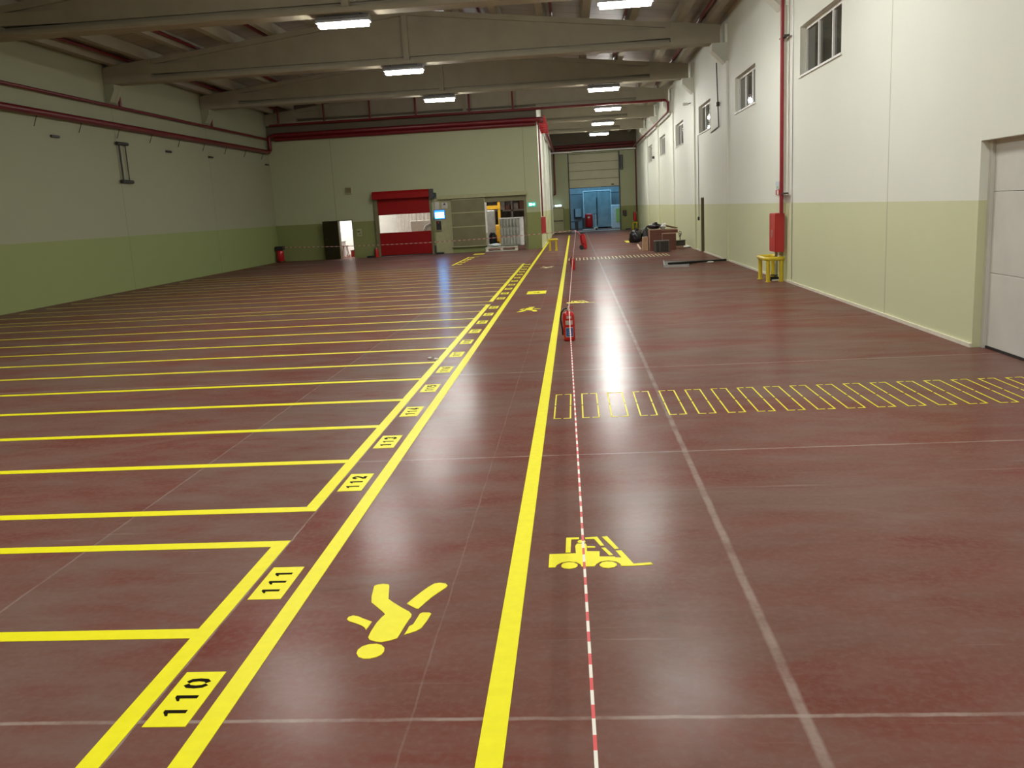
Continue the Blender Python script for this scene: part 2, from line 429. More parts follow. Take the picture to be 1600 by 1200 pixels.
names_b = ['nearest pale concrete roof beam, across the top edge of the picture', 'second pale concrete roof beam from the viewer, crossing the whole hall',
           'third pale concrete roof beam from the viewer, just before the far wall', 'concrete roof beam lying over the far end wall',
           'first concrete beam over the far corridor past the end wall', 'last concrete beam over the far corridor']
for i, y in enumerate(BEAMS):
    full = y < 46
    o = beam_mesh(XL + .02 if full else XC + .01, 4.66, full, True).build('roof_beam', 'concrete')
    o.location = (0, y, 0)
    struct(o, names_b[i], 'roof beam')
    # column with corbel on the bright wall
    c = MB().box(4.825, XR, y - .42, y + .42, 0, 6.1)
    c.prism([(4.42, 6.46), (4.80, 6.08), (XR, 6.08), (XR, 6.66), (4.42, 6.66)], y - .26, y + .26, 'xz')
    c.box(4.80, XR, y - .3, y + .3, 6.66, 7.2)
    struct(c.build('wall_column', 'wall_r'), 'shallow wall column with corbel carrying the ' + ['nearest', 'second', 'third', 'end wall', 'first corridor', 'last corridor'][i] + ' roof beam', 'column')
    if full and y < 40:
        c = MB().prism([(XL, 6.05), (XL + .14, 6.12), (XL + .34, 6.5), (XL + .34, 6.66), (XL, 6.66)], y - .26, y + .26, 'xz')
        struct(c.build('wall_corbel_beam', 'wall_l'), 'small corbel on the dim wall under the ' + ['nearest', 'second', 'third'][i] + ' roof beam', 'corbel')
# corridor wall columns
for i, y in enumerate((52.0, 59.6, 67.0)):
    struct(MB().box(XC, XC + .1, y - .35, y + .35, 0, 6.6).build('wall_column', 'wall_c'), ORD[i] + ' shallow column on the far corridor side wall', 'column')
# purlins
offs = [-9.55, -8.52, -7.1, -5.68, -4.26, -2.84, -1.42, 0, 1.42, 2.84, 4.26, 5.68, 7.1, 8.52, 9.4]
for i, d in enumerate(offs):
    x = RX + d; z = ztop(x) + .003
    b = MB().prism([(x - .11, z), (x + .11, z), (x + .14, z + .33), (x - .14, z + .33)], YB, 44.2, 'xz')
    if x > XC + .2: b.prism([(x - .11, z), (x + .11, z), (x + .14, z + .33), (x - .14, z + .33)], 44.7, YE, 'xz')
    struct(b.build('roof_purlin_beam', 'concrete'), 'pale roof purlin running along the hall, %s from the dim wall' % ORD[i], 'purlin')

# skirting, door and window trims
bb = MB()
for a, c in ((11.27, 34.3), (35.25, YE), (YB, 6.6)):
    bb.box(4.852, XR, a, c, 0, .05)
struct(bb.build('baseboard_right', 'cream'), 'thin cream skirting along the bright wall', 'skirting')
struct(MB().box(XC, XC + .02, YF, 69.4, 0, .05).build('baseboard_corridor', 'cream'), 'thin cream skirting on the corridor side wall', 'skirting')

def window(n, y):
    w = struct(thing('window_%d' % n, None, None, (XR, y, 4.43)), 'three-pane high window, %s from the viewer' % ORD[n - 1], 'window')
    L, Hh = 2.95, .99
    f = MB().box(.12, .20, 0, .07, 0, Hh).box(.12, .20, L - .07, L, 0, Hh).box(.12, .20, .07, L - .07, 0, .07).box(.12, .20, .07, L - .07, Hh - .07, Hh)
    for k in (1, 2): f.box(.12, .20, L * k / 3 - .035, L * k / 3 + .035, .07, Hh - .07)
    f.build('window_frame', 'white', w)
    for k in range(3):
        MB().box(.155, .17, L * k / 3 + .03, L * (k + 1) / 3 - .03, .05, Hh - .05).build('pane', 'glass', w)
    MB().box(-.03, .13, -.04, L + .04, -.04, .0).build('window_sill', 'white', w)
    return w
for i, y in enumerate(WIN_Y): window(i + 1, y)

# big white sectional door in the bright wall
d = struct(thing('door_2', None, None, (XR, 6.6, 0)), 'white sectional door at the right edge of the picture', 'door')
for z0, z1 in ((.03, .925), (.93, 1.895), (1.90, 2.5)):
    MB().box(.14, .19, .02, 4.62, z0, z1).build('door_panel', 'doorwhite', d, bevel=.004)
MB().box(.10, .20, 4.60, 4.67, 0, 2.5).box(.10, .20, 0, .02, 0, 2.5).build('door_frame', 'doorwhite', d)
MB().box(.13, .20, .02, 4.6, 0, .03).build('bottom_seal', 'black', d)
# narrow olive door in the bright wall
d = struct(thing('door_3', None, None, (XR, 34.3, 0)), 'narrow olive door recessed in the bright wall by the boxes', 'door')
MB().box(.26, .30, .03, .92, .01, 2.02).build('door_leaf', 'olive', d)
MB().box(.02, .30, .9, .95, 0, 2.05).box(.02, .30, 0, .03, 0, 2.05).box(.02, .3, .03, .9, 2.02, 2.05).build('door_frame', 'olive', d)
MB().tube([(.25, .12, 1.02), (.20, .12, 1.02), (.20, .24, 1.02)], .012, 8).build('door_handle', 'steel', d)

# ------------------------------------------------------------------ lights
def make_lamp(loc, label):
    t = thing('ceiling_light', label, 'ceiling light', loc, 0, 'long lit fixtures under the roof beams')
    MB().prism([(-.175, .0), (.175, .0), (.175, .06), (.11, .14), (-.11, .14), (-.175, .06)], -.63, .63, 'yz').build('housing', 'grey', t)
    h = MB()
    n = 8
    prof = [(-.14, .02)] + [(-.14 + .03 * (1 - math.cos(a)), .02 - .11 * math.sin(a)) for a in [PI / 2 * k / 4 for k in range(1, 5)]] + \
           [(.14 - .03 * (1 - math.cos(a)), .02 - .11 * math.sin(a)) for a in [PI / 2 * k / 4 for k in range(4, 0, -1)]] + [(.14, .02)]
    h.prism([(u, w) for u, w in prof], -.58, .58, 'yz').build('diffuser', 'lamp', t, bevel=.02)
    for s in (-.42, .42):
        MB().box(s - .012, s + .012, -.05, .05, .14, .18).build('bracket', 'dark', t)
    return t
LZ = 6.48
lampA = make_lamp((-5.2, 21.6, LZ), 'lit fixture under the nearest beam at the ridge, top edge of the picture')
dup(lampA, (-5.2, 29.1, LZ), 0, 'lit fixture under the second roof beam at the ridge')
dup(lampA, (-5.2, 36.7, LZ), 0, 'lit fixture at the ridge, closest to the dim end wall')
for y, lb in ((21.6, 'lit fixture by the bright wall cut off by the top edge of the picture'), (36.7, 'lit fixture highest of the four leading down the corridor'),
              (44.3, 'lit fixture just below the red cross pipe before the corridor'), (52.0, 'third lit fixture down the corridor row'), (59.4, 'lit fixture farthest down the corridor')):
    dup(lampA, (1.8 if y > 40 else 1.35, y, LZ), 0, lb)
def area(loc, sx, sy, L, col, rot=(0, 0, 0), nm='lamp'):
    l = bpy.data.lights.new(nm, 'AREA'); l.shape = 'RECTANGLE'; l.size = sx; l.size_y = sy
    l.energy = L * sx * sy * PI; l.color = col
    o = bpy.data.objects.new(nm, l); COL.objects.link(o); o.location = loc; o.rotation_euler = rot
    return o
dup(lampA, (-5.2, 14.0, LZ), 0, 'ridge fixture just above the top of the picture, mirrored low in the floor')
dup(lampA, (1.6, 14.0, LZ), 0, 'fixture by the bright wall just above the top of the picture')
for y in (6.4, -1.2, -8.5):
    for x in (-5.2, 1.6):
        area((x, y, 6.5), 1.16, .28, LAMP_L, LAMP_C, nm='hall_lamp')

# ------------------------------------------------------------------ floor markings
ZT = .0025
def strip(name, x0, x1, y0, y1, label, mat='yellow', cat='floor line', group=None, zt=ZT):
    return tag(MB().box(x0, x1, y0, y1, 0, zt).build(name, mat), label, cat, group)
strip('floor_line', -.443, -.341, -2, 62, 'wide yellow floor line right of the walkway, beside the barrier tape', group='walkway edge lines')
strip('floor_line', -1.614, -1.518, -2, 53.3, 'wide yellow floor line left of the walkway, right of the numbers', group='walkway edge lines')
S = 3.973; PD = 1.198; GAP = .656
seg = [(-2, S + PD, 'yellow floor strip beside numbers 110 and 111, nearest the viewer'), (S + PD + GAP, S + PD + GAP + 11 * PD, 'yellow floor strip beside numbers 112 to 122'),
       (S + PD + 2 * GAP + 11 * PD, S + PD + 2 * GAP + 22 * PD, 'yellow floor strip beside numbers 123 to 133, farthest from the viewer')]
for a, c, lb in seg:
    strip('floor_line', -1.979, -1.886, a - (.05 if a > 0 else 0), c + .05, lb, group='strips edging the bays')
ys = [(S, 'thin yellow bay line between the bays of 110 and 111'), (S + PD, 'thin yellow bay line on the far side of the bay of 111')]
y0 = S + PD + GAP
for i in range(12):
    ys.append((y0 + i * PD, 'thin yellow bay line on the near side of the bay of 112' if i == 0 else 'thin yellow bay line on the far side of the bay of 122' if i == 11 else 'thin yellow bay line between the bays of %d and %d' % (111 + i, 112 + i)))
y0 = S + PD + 2 * GAP + 11 * PD
for i in range(12):
    ys.append((y0 + i * PD, 'thin yellow bay line on the near side of the bay of 123' if i == 0 else 'thin yellow bay line on the far side of the bay of 133' if i == 11 else 'thin yellow bay line between the bays of %d and %d' % (122 + i, 123 + i)))
for y, lb in ys:
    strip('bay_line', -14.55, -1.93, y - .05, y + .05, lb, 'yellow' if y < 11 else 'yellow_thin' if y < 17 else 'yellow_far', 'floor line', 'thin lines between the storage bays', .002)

# numbers
DIG = {'1': [[(.20, .78), (.38, .93)], [(.38, 0), (.38, 1)]],
 '0': [[(.22, .05), (.08, .18), (.03, .5), (.08, .82), (.22, .95)], [(.44, .05), (.58, .18), (.63, .5), (.58, .82), (.44, .95)]],
 '2': [[(.06, .72), (.14, .90), (.32, .97), (.50, .90), (.56, .72), (.46, .52), (.10, .12)], [(.05, .08), (.60, .08)]],
 '3': [[(.06, .80), (.18, .95), (.38, .96), (.54, .84), (.54, .66), (.40, .54)], [(.40, .48), (.57, .36), (.57, .18), (.40, .05), (.18, .05), (.05, .18)]],
 '4': [[(.42, 0), (.42, 1), (.05, .34)], [(.05, .27), (.62, .27)]],
 '5': [[(.55, .94), (.12, .94), (.10, .58)], [(.10, .55), (.34, .62), (.54, .50), (.56, .26), (.42, .07), (.20, .04), (.05, .16)]],
 '6': [[(.52, .92), (.28, .90), (.08, .62), (.06, .28), (.20, .06)], [(.26, .05), (.46, .08), (.56, .28), (.44, .50), (.22, .52), (.10, .40)]],
 '7': [[(.05, .93), (.58, .93), (.24, 0)]],
 '8': [[(.30, .53), (.12, .66), (.12, .86), (.30, .96), (.48, .86), (.48, .66), (.34, .55)], [(.30, .48), (.08, .34), (.08, .14), (.30, .04), (.52, .14), (.52, .34), (.34, .47)]],
 '9': [[(.08, .08), (.32, .10), (.52, .38), (.54, .72), (.42, .94)], [(.36, .95), (.16, .92), (.06, .72), (.16, .50), (.38, .48), (.50, .60)]]}
def stroke(b, pts, th, z0, z1, ox, oy, hgt):
    """one mitred polyline stroke; glyph x runs along +y, glyph top towards -x"""
    p = [Vector((-(v - .5) * hgt + ox, oy + u * hgt, 0)) for u, v in pts]; n = len(p)
    L, Rr = [], []
    for i in range(n):
        d0 = (p[i] - p[i - 1]).normalized() if i else (p[1] - p[0]).normalized()
        d1 = (p[i + 1] - p[i]).normalized() if i < n - 1 else d0
        t = (d0 + d1).normalized(); nr = Vector((-t.y, t.x, 0)); k = th / 2 / max(.5, nr.dot(Vector((-d0.y, d0.x, 0))))
        e = (-d0 if i == 0 else d0 if i == n - 1 else Vector((0, 0, 0))) * th * .12
        L.append(p[i] + nr * k + e); Rr.append(p[i] - nr * k + e)
    v = [(q.x, q.y, z) for z in (z0, z1) for q in L + Rr]; m = 2 * n; f = []
    for i in range(n - 1):
        f += [(m + i, m + n + i, m + n + i + 1, m + i + 1), (i, i + 1, n + i + 1, n + i), (i, m + i, m + i + 1, i + 1), (n + i, n + i + 1, m + n + i + 1, m + n + i)]
    f += [(0, n, m + n, m), (n - 1, m + n - 1, m + 2 * n - 1, 2 * n - 1)]
    b.add(v, f)
def digit_mesh(ch, hgt, th, z0, z1, off):
    b = MB(); oy = off - .30 * hgt
    if ch == '1':
        w = th / hgt / 2; c = .36
        pl = [(c - w, 0), (c + w, 0), (c + w, 1), (c - w * .4, 1), (c - w - .22, .80), (c - w - .20, .70), (c - w, .76)]
        b.prism([(-(v - .5) * hgt, oy + u * hgt) for u, v in pl], z0, z1)
    else:
        for st in DIG[ch]: stroke(b, st, th, z0, z1, 0, oy, hgt)
    return b
starts = [(110, S - PD), (111, S)] + [(112 + i, S + PD + GAP + i * PD) for i in range(11)] + [(123 + i, S + PD + 2 * GAP + 11 * PD + i * PD) for i in range(11)]
for num, ya in starts:
    t = thing('number_plate', 'yellow painted floor plate with black stencilled number %d' % num, 'floor number', (-1.7565, ya + .60, 0), 0, 'bay number plates on the floor')
    MB().box(-.0925, .0925, -.2175, .2175, 0, ZT).build('plate', 'yellow', t)
    for k, ch in enumerate(str(num)):
        digit_mesh(ch, .100, .024, ZT, ZT + .001, (k - 1) * .114).build('digit', 'black_ink', t)

# walking person symbols
PER = {'head': [(-0.107, -0.354), (-0.108, -0.322), (-0.095, -0.29), (-0.067, -0.27), (-0.031, -0.266), (-0.004, -0.279), (0.016, -0.307), (0.022, -0.34), (0.016, -0.371), (-0.002, -0.393), (-0.031, -0.407), (-0.062, -0.407), (-0.089, -0.39)],
 'body': [(-0.191, 0.397), (-0.176, 0.414), (-0.146, 0.423), (-0.114, 0.414), (-0.106, 0.393), (-0.076, 0.228), (-0.043, 0.186), (0.016, 0.12), (0.065, 0.071), (0.083, 0.04), (0.086, 0.013), (0.079, -0.029), (0.071, -0.091), (0.065, -0.161), (0.059, -0.214), (0.032, -0.233), (-0.011, -0.25), (-0.04, -0.244), (-0.075, -0.224), (-0.087, -0.199), (-0.087, -0.14), (-0.079, -0.049), (-0.067, 0.009), (-0.055, 0.046), (-0.077, 0.08), (-0.12, 0.138), (-0.16, 0.191), (-0.175, 0.262)],
 'leg': [(0.035, 0.165), (0.053, 0.218), (0.089, 0.309), (0.116, 0.369), (0.142, 0.412), (0.172, 0.42), (0.206, 0.409), (0.22, 0.383), (0.216, 0.358), (0.185, 0.299), (0.154, 0.235), (0.129, 0.166), (0.107, 0.102), (0.094, 0.106)],
 'arm_l': [(-0.243, 0.0), (-0.24, 0.025), (-0.221, 0.039), (-0.193, 0.029), (-0.159, 0.002), (-0.106, -0.034), (-0.11, -0.073), (-0.116, -0.122), (-0.131, -0.093), (-0.152, -0.072), (-0.187, -0.047), (-0.228, -0.022)],
 'arm_r': [(0.086, -0.179), (0.092, -0.137), (0.095, -0.091), (0.111, -0.072), (0.117, -0.025), (0.125, 0.044), (0.137, 0.058), (0.172, 0.056), (0.184, 0.042), (0.176, -0.027), (0.159, -0.114), (0.138, -0.144), (0.113, -0.162)]}
FORK = {'body': [(-0.293, -0.007), (-0.138, -0.005), (-0.142, 0.108), (-0.132, 0.145), (-0.08, 0.144), (-0.073, 0.116), (-0.073, 0.022), (0.001, 0.017), (-0.001, -0.061), (0.086, -0.067), (0.089, -0.081), (0.124, -0.083), (0.095, 0.023), (0.128, 0.025), (0.187, -0.178), (0.191, -0.176), (0.284, -0.163), (0.294, -0.193), (0.189, -0.206), (0.116, -0.205), (0.111, -0.173), (0.09, -0.14), (0.045, -0.123), (0.003, -0.135), (-0.02, -0.165), (-0.034, -0.201), (-0.107, -0.2), (-0.111, -0.172), (-0.133, -0.138), (-0.179, -0.121), (-0.22, -0.136), (-0.247, -0.169), (-0.255, -0.203), (-0.293, -0.203)],
 'wheel_a': [(-0.222, -0.176), (-0.211, -0.148), (-0.184, -0.135), (-0.152, -0.139), (-0.129, -0.165), (-0.129, -0.193), (-0.143, -0.217), (-0.174, -0.228), (-0.206, -0.219), (-0.22, -0.199)],
 'wheel_b': [(-0.005, -0.178), (0.008, -0.15), (0.035, -0.136), (0.067, -0.142), (0.091, -0.166), (0.092, -0.195), (0.077, -0.219), (0.045, -0.231), (0.014, -0.222), (-0.003, -0.198)],
 'post': [(-0.197, 0.248), (-0.118, 0.249), (-0.119, 0.22), (-0.166, 0.217), (-0.17, 0.012), (-0.199, 0.011)],
 'head': [(-0.129, 0.181), (-0.12, 0.199), (-0.103, 0.205), (-0.084, 0.194), (-0.079, 0.174), (-0.089, 0.158), (-0.108, 0.157), (-0.125, 0.163)],
 'roof': [(-0.081, 0.244), (-0.007, 0.252), (0.031, 0.106), (0.008, 0.104), (-0.027, 0.219), (-0.081, 0.22)],
 'hand': [(-0.071, 0.103), (-0.023, 0.097), (-0.023, 0.077), (-0.071, 0.078)],
 'mast_low': [(0.013, 0.072), (0.036, 0.073), (0.078, -0.042), (0.055, -0.045)],
 'mast': [(0.02, 0.25), (0.054, 0.256), (0.115, 0.053), (0.091, 0.045)]}
def symbol(polys, name, label, loc, rz, mat, group):
    b = MB()
    for k, pl in polys.items():
        b.prism(pl, 0, ZT)
    o = b.build(name, mat); o.location = loc; o.rotation_euler = (0, 0, rz)
    # clean triangulation of the concave caps
    import bmesh
    bm = bmesh.new(); bm.from_mesh(o.data); bmesh.ops.triangulate(bm, faces=[f for f in bm.faces if len(f.verts) > 4])
    bmesh.ops.recalc_face_normals(bm, faces=bm.faces); bm.to_mesh(o.data); bm.free()
    return tag(o, label, 'floor symbol', group)
symbol(PER, 'walking_person_marking', 'large yellow walking person painted on the floor, nearest the viewer', (-.99, 4.1, 0), 0, 'yellow', 'walking person floor markings')
symbol(PER, 'walking_person_marking', 'small-looking yellow walking person painted left of the nearest extinguisher', (-.99, 17.75, 0), PI, 'yellow', 'walking person floor markings')
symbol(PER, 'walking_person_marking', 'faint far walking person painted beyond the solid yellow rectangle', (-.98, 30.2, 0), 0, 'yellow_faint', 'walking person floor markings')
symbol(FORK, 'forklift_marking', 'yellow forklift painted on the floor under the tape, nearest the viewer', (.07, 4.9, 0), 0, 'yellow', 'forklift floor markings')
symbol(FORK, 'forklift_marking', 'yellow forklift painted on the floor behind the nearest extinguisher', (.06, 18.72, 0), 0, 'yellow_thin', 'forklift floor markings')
t = thing('floor_plate_marking', 'solid yellow rectangle with a small black arrow painted in the walkway', 'floor symbol', (-.975, 21.3, 0))
MB().box(-.23, .23, -.36, .36, 0, ZT).build('plate', 'yellow', t)
MB().prism([(-.07, -.03), (.02, -.03), (.02, -.10), (.09, .0), (.02, .10), (.02, .03), (-.07, .03)], ZT, ZT + .001).build('arrow', 'black_ink', t)

# outlined crossing rectangles
def crossing(y0, y1, n, mat, where, lw=.02, pitch=.27584, x0=-.276):
    w = .170; h = y1 - y0; g = .025; gl = .04
    b = MB()
    def bx(a, c, d, e): b.box(a, c, d, e, 0, .002)
    for sx in (0, 1):
        xa = 0 if sx == 0 else w - lw
        bx(xa, xa + lw, 0, h / 2 - gl / 2); bx(xa, xa + lw, h / 2 + gl / 2, h)
    for ya in (0, h - lw * 1.3):
        bx(lw, w / 2 - g / 2, ya, ya + lw * 1.3); bx(w / 2 + g / 2, w - lw, ya, ya + lw * 1.3)
    first = b.build('crossing_rectangle', mat)
    for i in range(n):
        o = first if i == 0 else first.copy()
        if i: COL.objects.link(o)
        o.location = (x0 + pitch * i, y0, 0)
        tag(o, 'outlined yellow rectangle, %s from the wide line in the %s crossing row' % (ORD[i], where), 'floor marking', 'outlined rectangles of the %s crossing' % where)
crossing(8.268, 9.386, 18, 'yellow_thin', 'near', .014)
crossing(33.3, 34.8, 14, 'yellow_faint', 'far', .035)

# faint far markings
def ladder():
    b = MB().box(-4.79, -4.69, 33.9, 39.6, 0, ZT)
    for i in range(5):
        b.box(-4.62, -4.44, 34.2 + i * 1.1, 34.65 + i * 1.1, 0, ZT)
    b.box(-4.79, -4.3, 39.5, 39.6, 0, ZT)
    b.box(-4.80, -4.3, 41.4, 42.4, 0, ZT)
    return b.build('bay_edge_marking', 'yellow_thin')
tag(ladder(), 'yellow strip with small plates on the floor before the metal sliding door', 'floor marking')
tag(MB().box(2.62, 3.0, 46.2, 48.4, 0, ZT).build('floor_patch_marking', 'yellow_thin'), 'small yellow patch on the floor behind the black bags', 'floor marking')

# ------------------------------------------------------------------ fire extinguishers and barrier tape
def extinguisher(loc, r, h, label, labels=True, rz=0):
    t = thing('fire_extinguisher', label, 'fire extinguisher', loc, rz)
    MB().lathe([(r * .82, 0), (r * .98, .012), (r, .03), (r, h - r * .75), (r * .93, h - r * .42), (r * .72, h - r * .16), (r * .36, h), (r * .3, h + .012)], n=24).build('tank', 'red', t, True)
    MB().lathe([(r * .28, h), (r * .28, h + .035), (r * .2, h + .05)], n=12).box(-.012, .012, -.02, .02, h + .03, h + .07).build('valve', 'steel', t)
    MB().bar((-.02, 0, h + .055), (r * .95, -.01, h + .075), .022, .010).bar((-.02, 0, h + .035), (r * .9, -.01, h + .04), .022, .008).build('handle', 'red', t)
    MB().tube([(-.02, 0, h + .045), (-r * .7, 0, h + .04), (-r * 1.25, 0, h - .02), (-r * 1.38, 0, h - .11), (-r * 1.25, 0, h * .55), (-r * 1.1, 0, h * .36), (-r * 1.07, 0, h * .2)],
              [.010, .011, .012, .012, .012, .013, .018], 8).build('hose', 'black', t, True)
    if labels:
        def patch(a0, a1, z0, z1, rr, mat, nm):
            b = MB(); k = 8; v = []
            for i in range(k + 1):
                a = a0 + (a1 - a0) * i / k
                v += [(rr * math.cos(a), rr * math.sin(a), z0), (rr * math.cos(a), rr * math.sin(a), z1)]
            b.add(v, [(2 * i, 2 * i + 2, 2 * i + 3, 2 * i + 1) for i in range(k)])
            return b.build(nm, mat, t, True)
        c = -PI / 2 + .05
        patch(c - .42, c + .42, h * .775, h * .86, r + .0015, 'label_white', 'upper_label')
        patch(c - .62, c + .62, h * .56, h * .71, r + .0015, 'label_white', 'middle_label')
        patch(c - .66, c + .68, h * .145, h * .475, r + .0015, 'label_white', 'instruction_label')
        lb = patch(c - .58, c + .60, h * .165, h * .45, r + .0025, 'label_blue', 'blue_print')
        for k in range(3):
            q = patch(c - .2 + .05 * k, c + .4 - .05 * k, h * (.23 + .07 * k), h * (.25 + .07 * k), r + .0035, 'label_white', 'text_row'); q.parent = lb
    return t
extinguisher((-.145, 13.3, 0), .089, .445, 'red fire extinguisher with blue label under the tape, nearest the viewer')
extinguisher((-.095, 28.5, 0), .062, .36, 'small red fire extinguisher under the tape in mid hall', False)
extinguisher((-9.93, 44.1, 0), .09, .42, 'red fire extinguisher standing beside the red roll-up door', False)
hx = extinguisher((4.62, 69.1, .62), .11, .66, 'red fire extinguisher hung in the far right corner of the corridor', False)
MB().box(-.05, .05, .09, .40, .40, .46).build('wall_hook', 'dark', hx)
# wheeled extinguisher
t = thing('wheeled_extinguisher', 'tall red wheeled fire extinguisher leaning by the tape, farthest of the three in the aisle', 'fire extinguisher', (.41, 41.5, 0))
tilt = Matrix.Rotation(-.14, 3, 'Y')
MB().lathe([(.10, .09), (.135, .11), (.14, .14), (.14, .66), (.125, .72), (.08, .76), (.04, .78)], (.02, 0, -.06), 22, tilt).build('tank', 'red', t, True)
MB().lathe([(.05, .77), (.06, .80), (.03, .86)], (.02, 0, -.06), 12, tilt).build('valve', 'black', t, True)
MB().tube([(-.09, .17, .08), (-.21, .17, .74), (-.36, .10, .86), (-.36, -.10, .86), (-.21, -.17, .74), (-.09, -.17, .08)], .018, 8).build('handle', 'red', t, True)
for s in (-.2, .2):
    MB().disc((-.13, s, .105), (0, 1, 0), .105, .05).build('wheel', 'black', t)
MB().tube([(-.13, -.2, .105), (-.13, .2, .105)], .014, 8).build('axle', 'dark', t)
MB().box(.03, .10, -.08, .08, 0, .09).build('stand', 'red', t)
MB().tube([(.0, -.16, .72), (-.17, -.18, .62), (-.12, -.18, .3), (.02, -.16, .25)], .016, 8).build('hose', 'black', t, True)
# corner extinguisher with black cap
t = thing('trolley_extinguisher', 'large red extinguisher with black hood in the dim corner of the end wall', 'fire extinguisher', (-14.78, 43.85, 0))
MB().lathe([(.15, .05), (.175, .08), (.18, .52), (.16, .58), (.1, .62)], n=18).build('tank', 'red', t, True)
MB().rbox(-.2, .2, -.18, .18, .6, .8, .03).build('hood', 'black', t)
for s in (-.14, .14): MB().disc((s, .12, .06), (1, 0, 0), .06, .04).build('wheel', 'black', t)

def ribbon(pts, name, mat, w, h, label):
    b = MB(); n = len(pts); v = []
    for i, p in enumerate(pts):
        p = Vector(p); a = Vector(pts[max(i - 1, 0)]); c = Vector(pts[min(i + 1, n - 1)]); t = (c - a); t.z = 0; t.normalize()
        s = Vector((-t.y, t.x, 0)) * w / 2; u = Vector((0, 0, h / 2))
        v += [p - s - u, p + s - u, p + s + u, p - s + u]
    f = [(3, 2, 1, 0), (4 * n - 4, 4 * n - 3, 4 * n - 2, 4 * n - 1)]
    for i in range(n - 1):
        for j in range(4):
            k = (j + 1) % 4; f.append((4 * i + j, 4 * i + k, 4 * i + 4 + k, 4 * i + 4 + j))
    b.add(v, f); return tag(b.build(name, mat), label, 'barrier tape', 'red and white barrier tapes')
def lerp_pts(a, c, n, sag=0):
    return [tuple(a[k] + (c[k] - a[k]) * i / n - (sag * 4 * (i / n) * (1 - i / n) if k == 2 else 0) for k in range(3)) for i in range(n + 1)]
pts = lerp_pts((.035, -.5, .45), (-.135, 13.27, .505), 30) + lerp_pts((-.135, 13.27, .505), (-.085, 28.47, .43), 24)[1:] + lerp_pts((-.085, 28.47, .43), (.045, 41.5, .885), 24)[1:]
ribbon(pts, 'barrier_tape', 'stripe_y', .011, .018, 'red and white barrier tape running away from the viewer over the extinguishers')
ribbon(lerp_pts((.045, 41.5, .885), (-14.70, 43.75, .74), 40, .17), 'barrier_tape', 'stripe_x', .01, .028, 'red and white barrier tape crossing from the walkway to the dim corner')

# ------------------------------------------------------------------ pipes
def pipe(name, paths, r, label, group=None, hangers=None):
    b = MB()
    for p in (paths if isinstance(paths[0][0], (tuple, list)) else [paths]): b.tube(p, r, 12)
    if hangers:
        t = thing(name, label, 'pipe', (0, 0, 0), 0, group)
        b.build('pipe_run', 'red_pipe', t, True)
        for h in hangers:
            MB().tube([h[0], h[1]], .012, 6).build('hanger', 'dark', t)
        return t
    return tag(b.build(name, 'red_pipe', None, True), label, 'pipe', group)
pipe('sprinkler_main_pipe', [(-14.86, YB + .2, 5.38), (-14.86, 43.9, 5.38), (-14.86, 44.15, 5.5), (-14.86, 44.15, 6.1), (-14.6, 44.15, 6.18)], .10,
     'thick red pipe running along the dim wall up to its corner', None, [((-14.86, 15.5 + 2.3 * i, 5.28), (-14.98, 15.5 + 2.3 * i, 5.0)) for i in range(13)])
up = MB()
pp = [[(-14.9, YB + .2, 6.0), (-14.9, 44.1, 6.0)]]
for y in (22.0, 29.65, 37.25): pp.append([(-14.9, y, 6.0), (-14.9, y, 6.9)])
pipe('sprinkler_branch_pipe', pp, .05, 'thin red pipe high along the dim wall above the thick one')
pipe('sprinkler_main_pipe', [[(-14.65, 44.18, 6.18), (-1.5, 44.18, 6.18), (-1.42, 44.3, 6.18), (-1.42, 69.2, 6.15)], [(-14.6, 44.22, 5.99), (-1.7, 44.22, 5.99)]], .105,
     'thick doubled red pipe along the top of the end wall, turning into the corridor')
rs = [[(-14.7, 43.95, 6.63), (4.5, 43.95, 6.66), (4.62, 43.95, 6.56), (4.62, 43.95, 6.2), (4.62, 44.2, 6.13), (4.62, 69.2, 6.1)]]
pipe('sprinkler_cross_pipe', rs, .055, 'red cross pipe spanning the hall before the end wall and bending down the corridor')
offp = [-9.15, -6.87, -4.6, -2.35, 0.25, 2.35, 4.6, 6.87, 9.15]
for i, d_ in enumerate(offp):
    x = RX + d_; z = ztop(x) + .13
    path = [(x + .24 if False else x, YB + .2, z), (x, 43.85, z)]
    if x < -1.2: path += [(x, 43.95, z - .06), (x, 43.95, 6.7)]
    pipe('sprinkler_pipe', path, .05, 'red sprinkler pipe under the roof, %s from the dim wall' % ORD[i], 'sprinkler pipes along the roof')
# corridor pipes
pipe('sprinkler_main_pipe', [[(-1.3, 69.25, 6.2), (4.7, 69.25, 6.25)], [(-1.3, 69.3, 6.42), (4.7, 69.3, 6.47)]], .09, 'pair of dark red pipes high on the corridor end wall')
pipe('riser_pipe', [(-1.38, 69.3, 6.3), (-1.38, 69.3, 2.9), (-1.5, 69.35, 2.9)], .06, 'red riser pipe on the corridor end wall above the emergency lamp')
pipe('riser_pipe', [(4.78, 69.4, 6.2), (4.78, 69.4, 1.3)], .045, 'red riser pipe in the far right corner of the corridor')
pipe('riser_pipe', [(-1.56, 44.55, 6.1), (-1.56, 44.55, 1.56)], .04, 'red riser pipe on the wall corner above the slim red hose cabinet')
